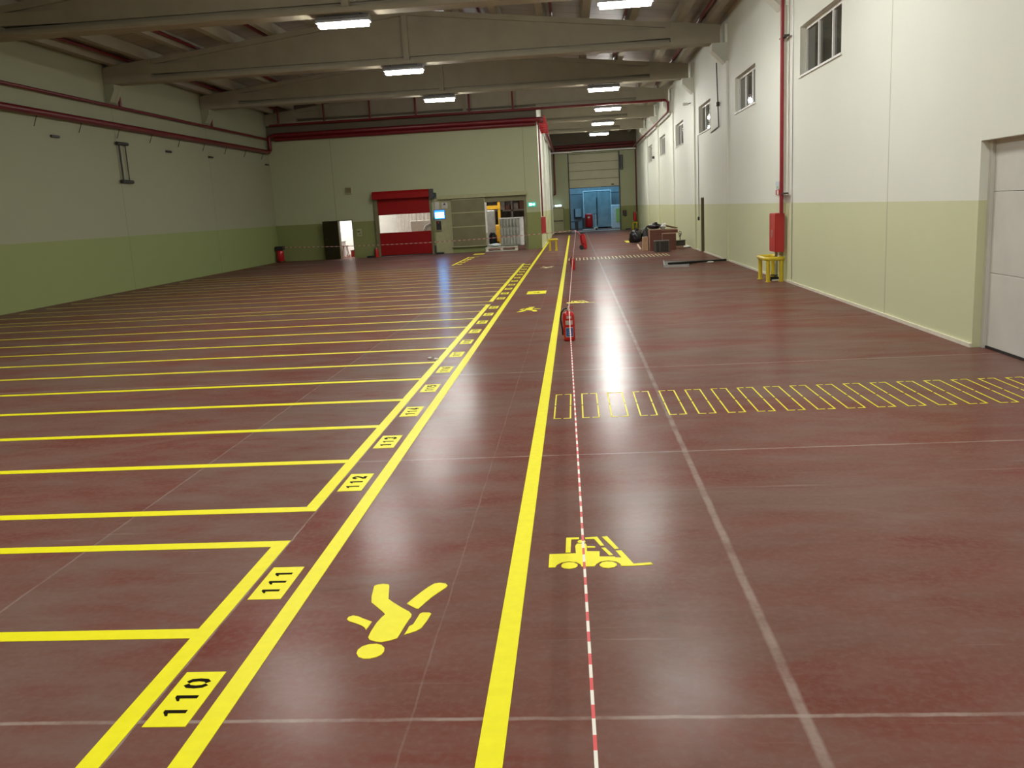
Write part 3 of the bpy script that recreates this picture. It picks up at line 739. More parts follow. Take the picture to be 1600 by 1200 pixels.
# clamps and small fittings along the corridor main
for i in range(5):
    y = 45.2 + i * 1.3
    tag(MB().box(XC, -1.25, y - .03, y + .03, 6.0, 6.32).box(-1.33, -1.25, y - .09, y + .09, 6.1, 6.42).build('pipe_clamp', 'red'), 'red pipe clamp on the corridor main, %s after the wall corner' % ORD[i], 'pipe clamp', 'pipe clamps on the corridor main')
tag(MB().box(-.0, 4.8, 69.0, 69.16, 5.95, 6.05).box(-1.6, 0, 69.0, 69.16, 5.93, 6.03).build('white_rail', 'white'), 'thin white rail across the corridor end above the sectional door', 'rail')

# riser on the bright wall with the hose cabinet
RP = thing('riser_pipe', 'straight red riser pipe on the bright wall above the hose cabinet', 'pipe')
MB().tube([(4.73, 20.98, 1.56), (4.73, 20.98, 7.1)], .045, 12).build('pipe_run', 'red_pipe_wall', RP, True)
for z in (2.02, 5.4):
    MB().box(4.72, 4.83, 20.74, 21.24, z - .015, z + .015).build('pipe_bracket', 'dark', RP)

def hose_cabinet(loc, dx, dy, h, label, door_side=-1):
    t = thing('hose_cabinet', label, 'fire hose cabinet', loc)
    MB().box(0, dx, 0, dy, 0, h).build('case', 'red_cab', t, bevel=.006)
    dd = MB().box(-.012, -.001, .015, dy - .015, .015, h - .015).build('door', 'red', t, bevel=.003)
    MB().box(-.03, -.0125, dy * .42, dy * .50, h * .38, h * .58).build('handle', 'steel', dd)
    return t
hose_cabinet((4.62, 21.06, .69), .20, .62, .89, 'big red fire hose cabinet on the bright wall above the yellow guard')
tg = tag(MB().box(4.795, 4.823, 21.52, 21.88, 2.13, 2.30).build('wall_sign', 'sign_blue'), 'pale blue notice on the column above the big hose cabinet', 'sign')
MB().box(4.79, 4.795, 21.60, 21.72, 2.15, 2.19).build('printed_lettering', 'green', tg)
tg = tag(MB().box(4.795, 4.823, 21.55, 21.88, 1.99, 2.11).build('wall_sign', 'red'), 'small red and white fire sign under the pale blue notice', 'sign')
MB().box(4.79, 4.795, 21.57, 21.70, 2.0, 2.10).build('printed_lettering', 'white', tg)
hose_cabinet((-1.64, 44.5, .74), .21, .55, .80, 'slim red hose cabinet on the wall corner at the corridor mouth')
t = thing('hydrant_valve', 'black valve and pipe stub on the floor under the big hose cabinet', 'valve', (4.70, 21.5, 0))
MB().tube([(0.03, 0, .02), (0.03, 0, .69)], .035, 10).build('stub_pipe', 'olive_lt', t, True)
MB().disc((-.02, -.02, .13), (0, 0, 1), .09, .02).disc((-.02, -.02, .05), (1, .3, 0), .045, .2).build('valve_wheel', 'black', t)
MB().box(-.08, .10, -.12, .12, .0, .03).build('base_plate', 'white', t)

def tube_guard(loc, w, dpt, h, r, label, rz=0):
    """round-topped loop guard on legs: front hoop of two legs plus side rails back to two rear legs"""
    t = thing('tube_guard', label, 'guard', loc, rz)
    R = .10
    def corner(c, a0, a1, ax0, ax1):
        return [tuple(Vector(c) + (Vector(ax0) * math.cos(a) + Vector(ax1) * math.sin(a)) * R) for a in [a0 + (a1 - a0) * k / 5 for k in range(6)]]
    # rail: rounded rectangle ring at height h
    ring = []
    for cx, cy, a0 in ((w - R, dpt - R, 0), (R, dpt - R, PI / 2), (R, R, PI), (w - R, R, 1.5 * PI)):
        for k in range(6):
            a = a0 + PI / 2 * k / 5
            ring.append((cx + R * math.cos(a), cy + R * math.sin(a), h))
    MB().tube(ring, r, 10, True).build('top_rail', 'yellow_tube', t, True)
    for x, y in ((R * .5, R * .5), (R * .5, dpt - R * .5), (w - R * .5, R * .5), (w - R * .5, dpt - R * .5)):
        MB().tube([(x, y, 0), (x, y, h)], r, 10).build('leg', 'yellow_tube', t, True)
        MB().disc((x, y, .008), (0, 0, 1), r * 1.5, .016, 12).build('foot_plate', 'yellow_tube', t)
    return t
tube_guard((4.42, 21.10, 0), .40, .98, .54, .048, 'yellow tube guard on the floor under the big red hose cabinet')
tube_guard((-1.24, 41.5, 0), .40, .55, .50, .045, 'yellow tube guard at the wall corner beside the wide floor line')
tube_guard((4.38, 68.75, 0), .4, .5, .50, .04, 'yellow tube guard in the far right corner under the hung extinguisher')

# cables on the bright wall
def cable(pts, r, mat, label, name='wall_cable'):
    return tag(MB().tube(pts, r, 6).build(name, mat, None, True), label, 'cable')
cable([(4.79, 30.55, 6.3), (4.85, 30.55, 4.30), (4.86, 32.3, 4.24)], .018, 'dark', 'dark cable hanging from the corbel beside the second window')
t = thing('junction_box', 'small dark junction box on the hanging cable beside the second window', 'junction box', (4.84, 30.55, 4.94))
MB().rbox(-.06, .03, -.07, .07, 0, .14, .015).build('case', 'dark', t)
MB().box(-.068, -.06, -.05, .05, .02, .12).build('lid', 'black', t)
cable([(4.865, 20.55, .1), (4.865, 20.55, 7.0)], .008, 'grey', 'thin grey conduit up the bright wall just before the red riser')
cable([(4.865, 35.6, 1.3), (4.865, 35.6, 4.4)], .015, 'grey', 'thin grey cable dropping to the black box by the narrow door')
t = thing('switch_box', 'small black switch box on the bright wall beside the narrow door', 'switch', (4.82, 35.52, 1.18))
MB().rbox(0, .06, 0, .16, 0, .14, .01).build('case', 'black', t); MB().box(-.01, 0, .05, .1, .05, .09).build('button', 'dark', t)
t = thing('wall_camera', 'white camera on the bright wall under the third corbel', 'camera', (4.72, 37.3, 5.75))
MB().rbox(-.22, .0, -.06, .06, -.05, .05, .015).build('body', 'white', t); MB().tube([(0, 0, 0), (.16, 0, .06)], .02, 8).build('mount', 'grey', t)
t = thing('wall_sensor', 'small black sensor on the bright wall far down the corridor', 'sensor', (4.80, 54.6, 4.55))
MB().rbox(-.04, .08, -.12, .12, -.06, .08, .015).build('case', 'black', t); MB().box(-.05, -.04, -.06, .06, -.03, .04).build('lens', 'dark', t)

# ------------------------------------------------------------------ dim wall fittings
t = thing('rod_bracket', 'dark wall bracket with two vertical rods on the dim wall', 'wall bracket', (XL, 29.55, 0))
MB().tube([(.075, -.36, 4.84), (.075, .36, 4.84)], .055, 8).build('top_bar', 'dark', t, True)
MB().tube([(.075, -.36, 3.6), (.075, .40, 3.6)], .06, 8).build('bottom_bar', 'dark', t, True)
for s, r in ((-.20, .03), (.20, .02)): MB().tube([(.07, s, 3.6), (.07, s, 4.84)], r, 8).build('rod', 'dark', t, True)
for i, (y, lb) in enumerate(((25.7, 'nearest the viewer'), (33.1, 'just past the two-rod bracket'), (37.0, 'third from the viewer'), (43.9, 'by the dim corner'))):
    t = thing('wall_sensor', 'small dark box on the dim wall under the thick pipe, ' + lb, 'sensor', (XL, y, 4.76), 0, 'small dark boxes on the dim wall')
    MB().rbox(0, .08, -.2, .2, 0, .07, .01).build('case', 'dark', t); MB().box(.08, .09, -.12, .12, .02, .05).build('lens', 'black', t)

# ------------------------------------------------------------------ end wall fittings
d = struct(thing('door_1', None, None, (-11.87, YF, 0)), 'narrow lit doorway with its dark leaf swung open', 'door')
MB().box(0, .04, -.03, .3, 0, 1.92).box(.73, .77, -.03, .3, 0, 1.92).box(.04, .73, -.03, .3, 1.87, 1.92).build('door_frame', 'olive', d)
lf = MB().box(-.74, 0, -.045, 0, .01, 1.9).build('door_leaf', 'brown_leaf', d); lf.location = (-.0, -.05, 0); lf.rotation_euler = (0, 0, .42)
MB().tube([(-.66, -.05, 1.0), (-.66, -.10, 1.0), (-.55, -.10, 1.0)], .012, 8).build('handle', 'dark', lf)
t = thing('notice_plate', 'small pale plate on the end wall beside the lit doorway', 'notice', (-10.80, YF, 1.08))
MB().box(-.12, .12, -.02, 0, 0, .36).build('plate', 'olive_lt', t); MB().box(-.1, .04, -.024, -.02, .20, .25).build('printed_lettering', 'dark', t); MB().box(-.02, .08, -.024, -.02, .08, .11).build('printed_lettering', 'dark', t)
t = thing('wall_box', 'square pale box on the end wall above the lit doorway', 'wall box', (-11.14, YF, 3.18))
MB().rbox(-.16, .16, -.1, 0, 0, .33, .02).build('case', 'olive_lt', t); MB().box(-.12, .12, -.108, -.1, .04, .29).build('lid', 'olive', t)

t = thing('roll_up_door', 'red fast roll-up door with a clear window strip', 'door', (-8.45, YF, 0), 0, None)
cu = MB().box(-1.30, 1.33, -.10, -.085, 2.05, 2.85).box(-1.30, 1.33, -.10, -.085, .05, 1.17).build('curtain', 'red_pvc', t)
MB().box(-1.30, 1.33, -.098, -.088, 1.17, 2.05).build('window_strip', 'vinyl', t)
MB().prism([(-.42, 2.82), (-.02, 2.82), (-.02, 3.2), (-.3, 3.2), (-.42, 3.08)], -1.48, 1.36, 'yz').build('hood', 'red_pvc', t)
for a, c in ((-1.46, -1.29), (1.32, 1.42)): MB().box(a, c, -.18, -.001, 0, 2.82).build('guide', 'olive', t)
MB().box(-1.30, 1.33, -.11, -.08, .01, .06).build('bottom_bar', 'black', t)
MB().box(1.37, 1.56, -.36, -.06, 2.72, 3.2).disc((1.62, -.2, 2.9), (1, 0, 0), .10, .14).build('motor', 'dark', t)
for i, x in enumerate((-10.22, -6.72)):
    t = thing('floor_block', 'black rubber block on the floor %s the red roll-up door' % ('left of' if i == 0 else 'right of'), 'block', (x, 44.05, 0))
    MB().rbox(-.2, .2, -.08, .1, 0, .09, .02).build('pad', 'black', t); MB().box(-.03, .03, .1, .3, .03, .06).build('strap', 'dark', t)
tag(MB().box(-7.02, -6.93, YF - .13, YF, .02, .42).build('sensor_post', 'dark'), 'short dark post at the right foot of the red roll-up door', 'post')

t = thing('control_board', 'pale olive board with notices right of the red roll-up door', 'board', (-6.53, YF, 0))
MB().box(-.40, .42, -.03, 0, 0, 2.64).build('panel', 'olive_lt', t)
MB().box(-.34, -.14, -.034, -.03, 2.2, 2.55).build('notice', 'label_white', t); MB().box(0, .28, -.034, -.03, 2.22, 2.5).build('notice', 'label_white', t)
MB().prism([(.06, 2.38), (.2, 2.38), (.13, 2.50)], -.037, -.034, 'xz').build('printed_lettering', 'dark', t)
t = thing('display_screen', 'bright blue display screen mounted beside the red roll-up door', 'screen', (-6.66, YF - .03, 1.70))
MB().rbox(-.28, .27, -.06, 0, 0, .46, .01).build('case', 'dark', t)
MB().box(-.26, .25, -.063, -.06, .02, .44).build('border', 'screen_edge', t)
MB().box(-.22, .21, -.066, -.063, .07, .33).build('panel', 'screen', t)
t = thing('call_box', 'black control box with a red button under the blue screen', 'control box', (-6.74, YF - .03, 1.20))
MB().rbox(-.12, .12, -.1, 0, 0, .42, .015).build('case', 'black', t); MB().disc((-.01, -.108, .34), (0, 1, 0), .04, .02).build('button', 'red', t); MB().box(-.14, .14, -.12, -.0, -.05, -.02).build('shelf', 'olive_lt', t)

t = thing('sliding_door', 'olive metal sliding door hung from a long rail', 'door', (0, YF, 0))
MB().box(-6.11, -4.37, -.12, -.05, .28, 2.66).build('leaf', 'olive', t)
fb = MB()
for z in (.30, 1.27, 1.96, 2.60): fb.box(-6.11, -4.37, -.145, -.12, z - .025, z + .025)
for x in (-6.09, -4.39): fb.box(x - .025, x + .025, -.145, -.12, .28, 2.66)
fb.build('leaf_frame', 'olive_lt', t)
MB().box(-6.72, -2.3, -.24, -.0, 2.66, 2.84).build('rail', 'olive_lt', t)
MB().box(-4.37, -2.35, -.06, -.001, 2.40, 2.66).box(-2.46, -2.34, -.06, -.001, 0, 2.40).build('door_frame', 'olive', t)
MB().box(-4.39, -4.30, -.16, -.02, .9, 2.4).build('edge_strip', 'white', t)

t = thing('exit_sign', 'lit green exit sign with arrow by the corridor corner', 'exit sign', (-2.06, YF, 2.07))
MB().rbox(-.20, .20, -.06, 0, 0, .21, .01).build('case', 'exit', t)
MB().box(-.13, .0, -.064, -.06, .05, .17).prism([(.03, .07), (.10, .07), (.10, .04), (.16, .11), (.10, .17), (.10, .14), (.03, .14)], -.064, -.06, 'xz').build('symbol', 'exit_w', t)

# ------------------------------------------------------------------ pallet and load in the sliding-door opening
t = thing('pallet', 'pale pallet standing on the floor in the sliding-door opening', 'pallet', (-3.64, 44.0, 0), .05)
b = MB()
for x in (-.78, -.06, .66): MB().box(x, x + .13, -.18, .95, .04, .16).build('runner', 'pallet', t)
for y in (-.2, .3, .8): MB().box(-.8, .8, y, y + .16, 0, .04).build('bottom_board', 'pallet', t)
for k in range(6): MB().box(-.8, .8, -.2 + k * .2, -.2 + k * .2 + .16, .16, .20).build('top_board', 'pallet', t)
t = thing('wrapped_pad_bundle', 'grey ribbed bundle under white film standing on the pallet', 'bundle', (-3.72, 44.22, .2))
for tier in range(3):
    b = MB()
    for k in range(6):
        b.tube([(.1 + k * .155, .1, .08 + tier * .43), (.1 + k * .155, .1, .16 + tier * .43), (.1 + k * .155, .1, .42 + tier * .43), (.1 + k * .155, .1, .49 + tier * .43)], [.05, .082, .082, .05], 10)
    b.build('pad_tier', 'quilt', t, True)
MB().rbox(0.05, 1.10, .1, .75, .02, 1.33, .05).build('core', 'quilt', t)
MB().rbox(1.0, 1.20, .06, .78, .02, 1.36, .04).build('side_film', 'wrap', t); MB().rbox(-.02, 1.2, .04, .78, 1.34, 1.40, .02).build('top_film', 'wrap', t)
t = tag(MB().blob((-3.96, 44.25, .29), .30, .24, .09, 3, .25).build('plastic_sheet', 'bay_white', None, True), 'crumpled pale plastic film on the pallet left of the bundle', 'film')
t = tag(MB().blob((-4.12, 44.75, .58), .22, .22, .34, 5, .2).build('rubbish_bag', 'bagblack', None, True), 'black bag behind the film in the sliding-door opening', 'bag')
tag(MB().rbox(-4.85, -4.25, 47.7, 48.3, 0, 2.0, .05).build('wrapped_stack', 'wrap', None), 'tall white wrapped stack inside the sliding-door opening', 'stack')
t = thing('forklift', 'yellow forklift mast behind the tall white wrapped stack', 'forklift', (-4.55, 49.6, 0))
for x in (-.42, .42): MB().box(x - .07, x + .07, -.1, .1, .05, 2.6).build('mast_rail', 'fork_yellow', t)
MB().box(-.5, .5, -.14, -.04, 2.05, 2.25).box(-.5, .5, -.14, -.04, 2.45, 2.58).build('crossbar', 'fork_yellow', t)
MB().rbox(-.55, .55, .12, 1.6, .25, 1.2, .08).build('body', 'fork_yellow', t)
MB().rbox(-.5, .5, .3, 1.4, 1.9, 2.0, .04).build('overhead_guard', 'dark', t)
for x in (-.45, .45):
    for y in (.25, 1.4): MB().disc((x, y, .25), (1, 0, 0), .25, .2).build('wheel', 'black', t)

# ------------------------------------------------------------------ rooms behind the end wall
def room_wall(name, *a, mat='office_white', label=''):
    return struct(MB().box(*a).build(name, mat), label, 'wall')
room_wall('wall_office_back', -14.4, -6.9, 50.0, 50.2, 0, 3.6, label='white back wall of the lit room behind the doorway')
room_wall('wall_office_left', -14.4, -14.2, 44.7, 50.0, 0, 3.6, label='white side wall of the lit room')
room_wall('wall_office_right', -7.0, -6.85, 44.7, 50.2, 0, 3.6, label='partition between the lit room and the store')
struct(MB().box(-14.4, -6.85, 44.7, 50.2, 3.6, 3.75).build('ceiling_office', 'office_white'), 'white ceiling of the lit room', 'ceiling')
room_wall('wall_store_back', -6.85, -1.95, 54.0, 54.2, 0, 4.2, mat='rack_brown', label='brown back wall of the store behind the sliding door')
struct(MB().box(-6.85, -1.95, 44.7, 54.2, 4.2, 4.35).build('ceiling_store', 'office_white'), 'ceiling of the store behind the sliding door', 'ceiling')
area((-12.0, 47.2, 3.55), 2.2, 1.6, 22, (1, .99, .97), nm='room_lamp')
area((-8.8, 47.2, 3.55), 1.6, 1.6, 8, (1, .96, .88), nm='room_lamp')
area((-4.6, 47.6, 4.1), 1.6, 1.2, 16, (1, .97, .93), nm='store_lamp')
t = thing('storage_rack', 'brown loaded racking at the back of the store', 'rack', (-3.6, 52.6, 0))
for x in (-1.5, 0, 1.5): MB().box(x - .05, x + .05, -.4, .4, 0, 3.6).build('upright', 'rack_brown', t)
for z in (.9, 1.9, 2.9): MB().box(-1.5, 1.5, -.4, .4, z, z + .08).build('shelf', 'rack_brown', t)
for k, xk in enumerate((-5.0, -4.64, -4.28, -3.98, -3.50, -3.16, -2.82, -2.48)):
    tag(MB().rbox(xk, xk + .27, 52.3, 52.9, 1.982, 2.25 + .1 * (k % 3), .02).build('carton', 'wood_dark' if k % 2 else 'rack_brown'), '%s carton on the middle shelf of the store racking' % ORD[k], 'carton', 'cartons in the store racking')
tag(MB().rbox(-13.2, -11.9, 48.4, 49.6, 0, 1.35, .03).build('white_cabinet', 'white'), 'white cabinet in the lit room behind the doorway', 'cabinet')
t = thing('side_counter', 'grey counter just inside the lit doorway', 'counter', (-12.45, 46.4, 0))
MB().box(-.35, .28, -.4, .4, 0, .78).build('body', 'label_white', t); MB().box(-.38, .31, -.43, .43, .78, .82).build('top', 'grey', t)
t = thing('wooden_stool', 'small brown stool inside the lit doorway', 'stool', (-11.98, 45.9, 0))
MB().disc((0, 0, .58), (0, 0, 1), .17, .04).build('seat', 'wood_dark', t)
for x, y in ((-.11, -.11), (.11, -.11), (-.11, .11), (.11, .11)): MB().bar((x * 1.3, y * 1.3, 0), (x * .8, y * .8, .56), .03, .03).build('leg', 'wood_dark', t)
t = thing('red_crate', 'dark red crate on the floor inside the lit doorway', 'crate', (-11.42, 46.2, 0))
MB().box(-.3, .3, -.2, .2, 0, .03).box(-.3, .3, -.2, -.18, .03, .34).box(-.3, .3, .18, .2, .03, .34).box(-.3, -.28, -.18, .18, .03, .34).box(.28, .3, -.18, .18, .03, .34).build('tray', 'red_cab', t)
MB().box(-.32, .32, -.22, -.2, .29, .34).build('rim', 'wood_dark', t)
tag(MB().rbox(-8.6, -7.5, 46.6, 47.4, 0, 1.68, .04).build('white_stack', 'white'), 'white stack seen through the roll-up door window', 'stack')
t = thing('spare_tyre', 'dark tyre seen at the right end of the roll-up door window', 'tyre', (-7.35, 45.5, 1.14))
ring = [(.30 * math.cos(a), 0, .30 * math.sin(a)) for a in [2 * PI * k / 24 for k in range(24)]]
MB().tube(ring, .09, 8, True).build('tread', 'grey', t, True); MB().disc((0, 0, 0), (0, 1, 0), .2, .05).build('hub', 'steel', t)
t = thing('tyre_stand', 'plain stand carrying the dark tyre', 'stand', (-7.35, 45.5, 0))
MB().box(-.2, .2, -.2, .2, .7, .75).build('top', 'grey', t); MB().box(-.05, .05, -.05, .05, 0, .7).build('post', 'grey', t)
t = thing('hanging_strip_curtain', 'pale hanging strips seen through the roll-up door window', 'strip curtain', (-8.6, 49.2, 0))
for k in range(12): MB().box(-1.2 + k * .22, -1.2 + k * .22 + .19, -.02 + .03 * (k % 2), .03 * (k % 2), .05, 3.5).build('curtain_strip', 'label_white', t)

# ------------------------------------------------------------------ corridor end
d = struct(thing('door_4', None, None, (1.615, YE, 0)), 'half-raised sectional door at the corridor end', 'door')
for k in range(4):
    z0 = 3.33 + k * .63
    MB().box(-1.88, 1.88, .05, .12, z0, z0 + .59).build('door_panel', 'gdoor', d, bevel=.006)
    MB().box(-1.88, 1.88, .065, .12, z0 + .59, z0 + .63).build('panel_joint', 'olive', d)
MB().box(-1.88, 1.88, .04, .13, 3.29, 3.33).build('bottom_seal', 'black', d)
for x in (-1.97, 1.88): MB().box(x, x + .09, -.05, .0, 0, 5.9).build('track', 'dark', d)
MB().rbox(1.98, 2.2, -.22, -.001, 4.5, 5.6, .03).build('motor', 'black', d)
MB().box(1.3, 1.5, .0, .05, 3.42, 3.5).build('handle', 'black', d)
d = struct(thing('door_5', None, None, (-1.25, YE, 0)), 'olive emergency door with a push bar at the corridor end', 'door')
MB().box(-.40, .42, -.06, -.001, 0, 1.85).build('door_leaf', 'olive_lt', d)
MB().box(-.46, -.4, -.07, -.001, 0, 1.9).box(.42, .48, -.07, -.001, 0, 1.9).box(-.40, .42, -.07, -.001, 1.85, 1.9).build('door_frame', 'olive', d)
MB().tube([(-.32, -.13, .92), (.34, -.13, .92)], .03, 8).box(-.34, -.28, -.13, -.06, .86, .98).box(.3, .36, -.13, -.06, .86, .98).build('push_bar', 'dark', d)
t = thing('emergency_light', 'bright emergency lamp above the olive push-bar door', 'emergency light', (-1.25, YE, 1.98))
MB().rbox(-.36, .36, -.07, 0, 0, .16, .02).build('case', 'sign_blue', t); MB().rbox(-.16, .26, -.10, -.07, .04, .13, .01).build('lens', 'emer', t)
t = thing('switch_box', 'black control box right of the half-raised sectional door', 'switch', (3.86, YE, 1.05))
MB().rbox(-.13, .13, -.14, 0, 0, .4, .02).build('case', 'black', t); MB().disc((0, -.15, .3), (0, 1, 0), .04, .02).build('button', 'red', t)
tag(MB().rbox(3.9, 4.3, 69.2, 69.45, 0, .09, .02).build('floor_block', 'black'), 'low black block on the floor right of the half-raised sectional door', 'block')

# loading bay behind the sectional door
room_wall('wall_bay_back', -4.0, 8.0, 80.0, 80.2, 0, 3.0, mat='bay_wall', label='grey back wall of the loading bay')
struct(MB().box(-4.0, 8.0, 79.9, 80.2, 3.0, 5.2).build('wall_bay_upper', 'bay_white'), 'pale upper cladding of the loading bay', 'wall')
room_wall('wall_bay_left', -4.2, -4.0, YE + .4, 80.2, 0, 5.2, mat='bay_wall', label='side wall of the loading bay on the left')
room_wall('wall_bay_right', 8.0, 8.2, YE + .4, 80.2, 0, 5.2, mat='bay_wall', label='side wall of the loading bay on the right')
struct(MB().box(-4.2, 8.2, YE + .4, 80.2, 5.2, 5.35).build('ceiling_bay', 'bay_white'), 'roof of the loading bay', 'ceiling')
area((1.6, 74.5, 5.1), 5, 4, 4.6, (.30, .70, 1.0), nm='bay_lamp')
t = thing('container', 'tall slate container with double doors in the loading bay', 'container', (1.95, 76.6, 0))
MB().box(-1.1, 1.15, 0, 2.4, .1, 3.1).build('body', 'bay_dark', t)
for x in (-1.1, .03): MB().box(x + .02, x + 1.09, -.05, -.002, .12, 3.05).build('door', 'bay_dark', t)
MB().box(-1.16, -1.1, -.06, .05, .1, 3.16).box(1.15, 1.21, -.06, .05, .1, 3.16).box(-1.1, 1.15, -.06, .05, 3.1, 3.18).build('door_frame', 'bay_white', t)
MB().tube([(-.02, -.09, .3), (-.02, -.09, 2.6)], .03, 8).build('locking_bar', 'navy', t)
for x in (-1, .9): MB().box(x, x + .2, .1, 2.3, 0, .1).build('skid', 'navy', t)
t = thing('wall_cabinet', 'pale control cabinet on the loading bay back wall', 'cabinet', (.30, 79.8, .95))
MB().rbox(-.32, .34, -.1, .2, -.06, .78, .02).build('back_frame', 'navy', t); MB().rbox(-.20, .34, -.18, -.1, .06, .78, .02).build('door', 'bay_white', t)
t = thing('floor_scrubber', 'red floor-cleaning machine standing in the loading bay', 'machine', (1.15, 73.0, 0))
MB().rbox(-.30, .33, -.32, .4, .22, 1.32, .16).build('tank', 'red', t, True)
MB().rbox(-.50, .1, -.2, .6, .1, 1.0, .05).build('rear_body', 'navy', t)
MB().box(-.08, .12, -.335, -.32, .98, 1.06).build('badge', 'white', t)
for x in (-.4, .2): MB().disc((x, .1, .11), (1, 0, 0), .11, .08).build('wheel', 'black', t)
MB().rbox(-.3, .35, -.42, -.1, .04, .2, .04).build('brush_deck', 'navy', t)
t = thing('hand_pallet_truck', 'white hand pallet truck beside the red cleaning machine', 'pallet truck', (1.68, 71.6, 0))
MB().tube([(0, 0, .16), (0.0, .05, 1.12), (-.02, .06, 1.28)], .035, 8).build('handle', 'bay_white', t, True)
MB().tube([(-.16, .06, 1.28), (.14, .06, 1.28)], .03, 8).build('grip', 'navy', t, True)
MB().rbox(-.16, .16, -.1, .1, .06, .26, .03).build('pump', 'bay_white', t)
for y in (-.08, .18): MB().box(-1.05, -.1, y - .07, y + .07, .06, .12).build('fork', 'bay_white', t)
for y in (-.1, .1): MB().disc((.05, y, .09), (0, 1, 0), .09, .06).build('wheel', 'navy', t)
t = thing('work_trestle', 'dark trestle table at the left of the loading bay', 'table', (.0, 72.6, 0))
MB().box(-.5, .38, -.3, .3, .70, .76).build('table_top', 'navy', t)
MB().box(-.46, -.40, -.25, .25, 0, .7).build('leg', 'navy', t); MB().box(.02, .3, -.2, .2, 0, .7).build('leg', 'navy', t)
t = thing('film_roll_stack', 'pale stack with a green sheet at the right of the loading bay', 'stack', (3.55, 75.2, 0))
MB().rbox(-.45, .6, -.2, .6, 0, 1.9, .05).build('stack_body', 'bay_white', t); MB().rbox(-.1, .35, -.24, -.2, .5, 1.6, .02).build('green_sheet', 'green', t)
tag(MB().box(-.27, 3.5, YE, YE + .5, 0, .05).build('door_threshold', 'bay_wall'), 'pale threshold strip under the half-raised sectional door', 'threshold')

# ------------------------------------------------------------------ rubbish by the bright wall
def carcass(name, loc, dx, dy, h, label, edge=True, rz=0):
    t = thing(name, label, 'cabinet', loc, rz)
    MB().box(0, dx, 0, dy, 0, h).build('body', 'wood_dark', t, bevel=.004)
    if edge: MB().box(-.004, .022, -.006, 0, 0, h).box(0, dx, -.006, 0, h - .02, h + .003).build('edge_band', 'wood_edge', t)
    return t
carcass('board_cabinet', (3.05, 37.3, 0), .50, .6, .86, 'tall dark brown cabinet carcass in the heap, under a black bag')
carcass('board_cabinet', (3.57, 37.3, 0), .58, .6, .68, 'lower dark brown cabinet carcass in the heap, beside the tall one')
t = thing('shallow_tray', 'flat dark brown drawer lying on the lower cabinet carcass', 'drawer', (3.56, 37.28, .684))
MB().box(0, .66, 0, .62, 0, .02).box(0, .66, 0, .02, .02, .155).box(0, .66, .6, .62, .02, .155).box(0, .02, .02, .6, .02, .155).box(.64, .66, .02, .6, .02, .155).build('tray', 'wood_dark', t)
MB().box(0, .66, -.006, 0, .13, .155).box(0, .62, -.006, 0, 0, .018).build('edge_band', 'wood_edge', t)
t = thing('loose_board', 'dark board leaning over the drawer on top of the heap', 'board', (0, 0, 0))
MB().bar((3.62, 37.9, 1.02), (4.22, 38.3, .86), .34, .022).build('panel', 'wood_dark', t)
t = thing('wooden_box', 'pale wooden box standing left of the tall brown cabinet', 'box', (2.82, 37.6, 0))
MB().box(0, .19, 0, .5, 0, .56).build('body', 'wood', t, bevel=.004); MB().box(-.012, .02, -.012, .02, 0, .57).box(.17, .2, -.012, .02, 0, .57).box(.02, .17, -.012, .01, .54, .57).build('edge_band', 'wood_edge', t)
def bag(name, c, r, seed, mat, label):
    t = thing(name, label, 'bag', (c[0], c[1], 0))
    MB().blob((0, 0, c[2]), *r, seed, .22, 18, 11).build('bag_body', mat, t, True)
    MB().tube([(0, 0, c[2] + r[2] * .9), (.04, 0, c[2] + r[2] * 1.1), (.10, .02, c[2] + r[2] * 1.15)], [.05, .03, .06], 8).build('knot', mat, t, True)
    return t
bag('rubbish_bag', (2.98, 44.6, .32), (.32, .30, .35), 1, 'bagblack', 'fat black rubbish bag on the floor left of the heap')
bag('rubbish_bag', (3.50, 44.9, .34), (.26, .30, .38), 2, 'bagblack', 'black rubbish bag tucked behind the pale wooden box')
bag('rubbish_bag', (3.30, 37.6, .98), (.27, .25, .13), 4, 'bagblack', 'black rubbish bag lying on the tall brown cabinet')
bag('plastic_bag', (3.66, 37.75, .93), (.12, .14, .10), 6, 'wrap', 'pale plastic bag on top of the heap behind the drawer')
t = thing('metal_stool', 'low dark metal stool in front of the brown cabinets', 'stool', (3.14, 35.75, 0))
MB().box(0, .58, 0, .5, .42, .455).build('seat', 'stool_grey', t)
for x, y in ((0, 0), (.18, 0), (.53, 0), (0, .45), (.53, .45)): MB().box(x, x + .05, y, y + .05, 0, .42).build('leg', 'stool_grey', t)
MB().box(.23, .53, .04, .06, .02, .42).box(.05, .18, .04, .06, .02, .42).build('side_panel', 'dark', t)
t = thing('grey_tub', 'low grey-green tub at the right of the heap', 'tub', (4.48, 38.9, .085))
MB().rbox(-.2, .22, -.22, .22, 0, .2, .03).build('tub_body', 'dark', t); MB().box(-.22, .24, -.24, .24, .2, .225).build('rim', 'olive', t)
t = tag(MB().box(4.14, 4.76, 38.5, 39.2, 0, .08).build('loose_plank', 'wood_edge'), 'flat pinkish board on the floor under the grey-green tub', 'board')
t = thing('wire_stand', 'thin dark wire stand on the grey-green tub', 'stand', (4.50, 38.9, .31))
MB().tube([(0, 0, 0), (.0, 0, .3)], .02, 6).tube([(-.06, 0, .12), (.04, 0, .24)], .01, 6).build('stem', 'dark', t)
ringp = [(.06 * math.cos(2 * PI * k / 14), 0, .27 + .10 * math.sin(2 * PI * k / 14)) for k in range(14)]
MB().tube(ringp, .010, 6, True).build('loop', 'dark', t)
tag(MB().bar((2.93, 42.6, .03), (2.74, 38.1, .03), .07, .06).build('wooden_stick', 'wood_edge'), 'pale wooden stick lying on the floor before the black bags', 'stick')
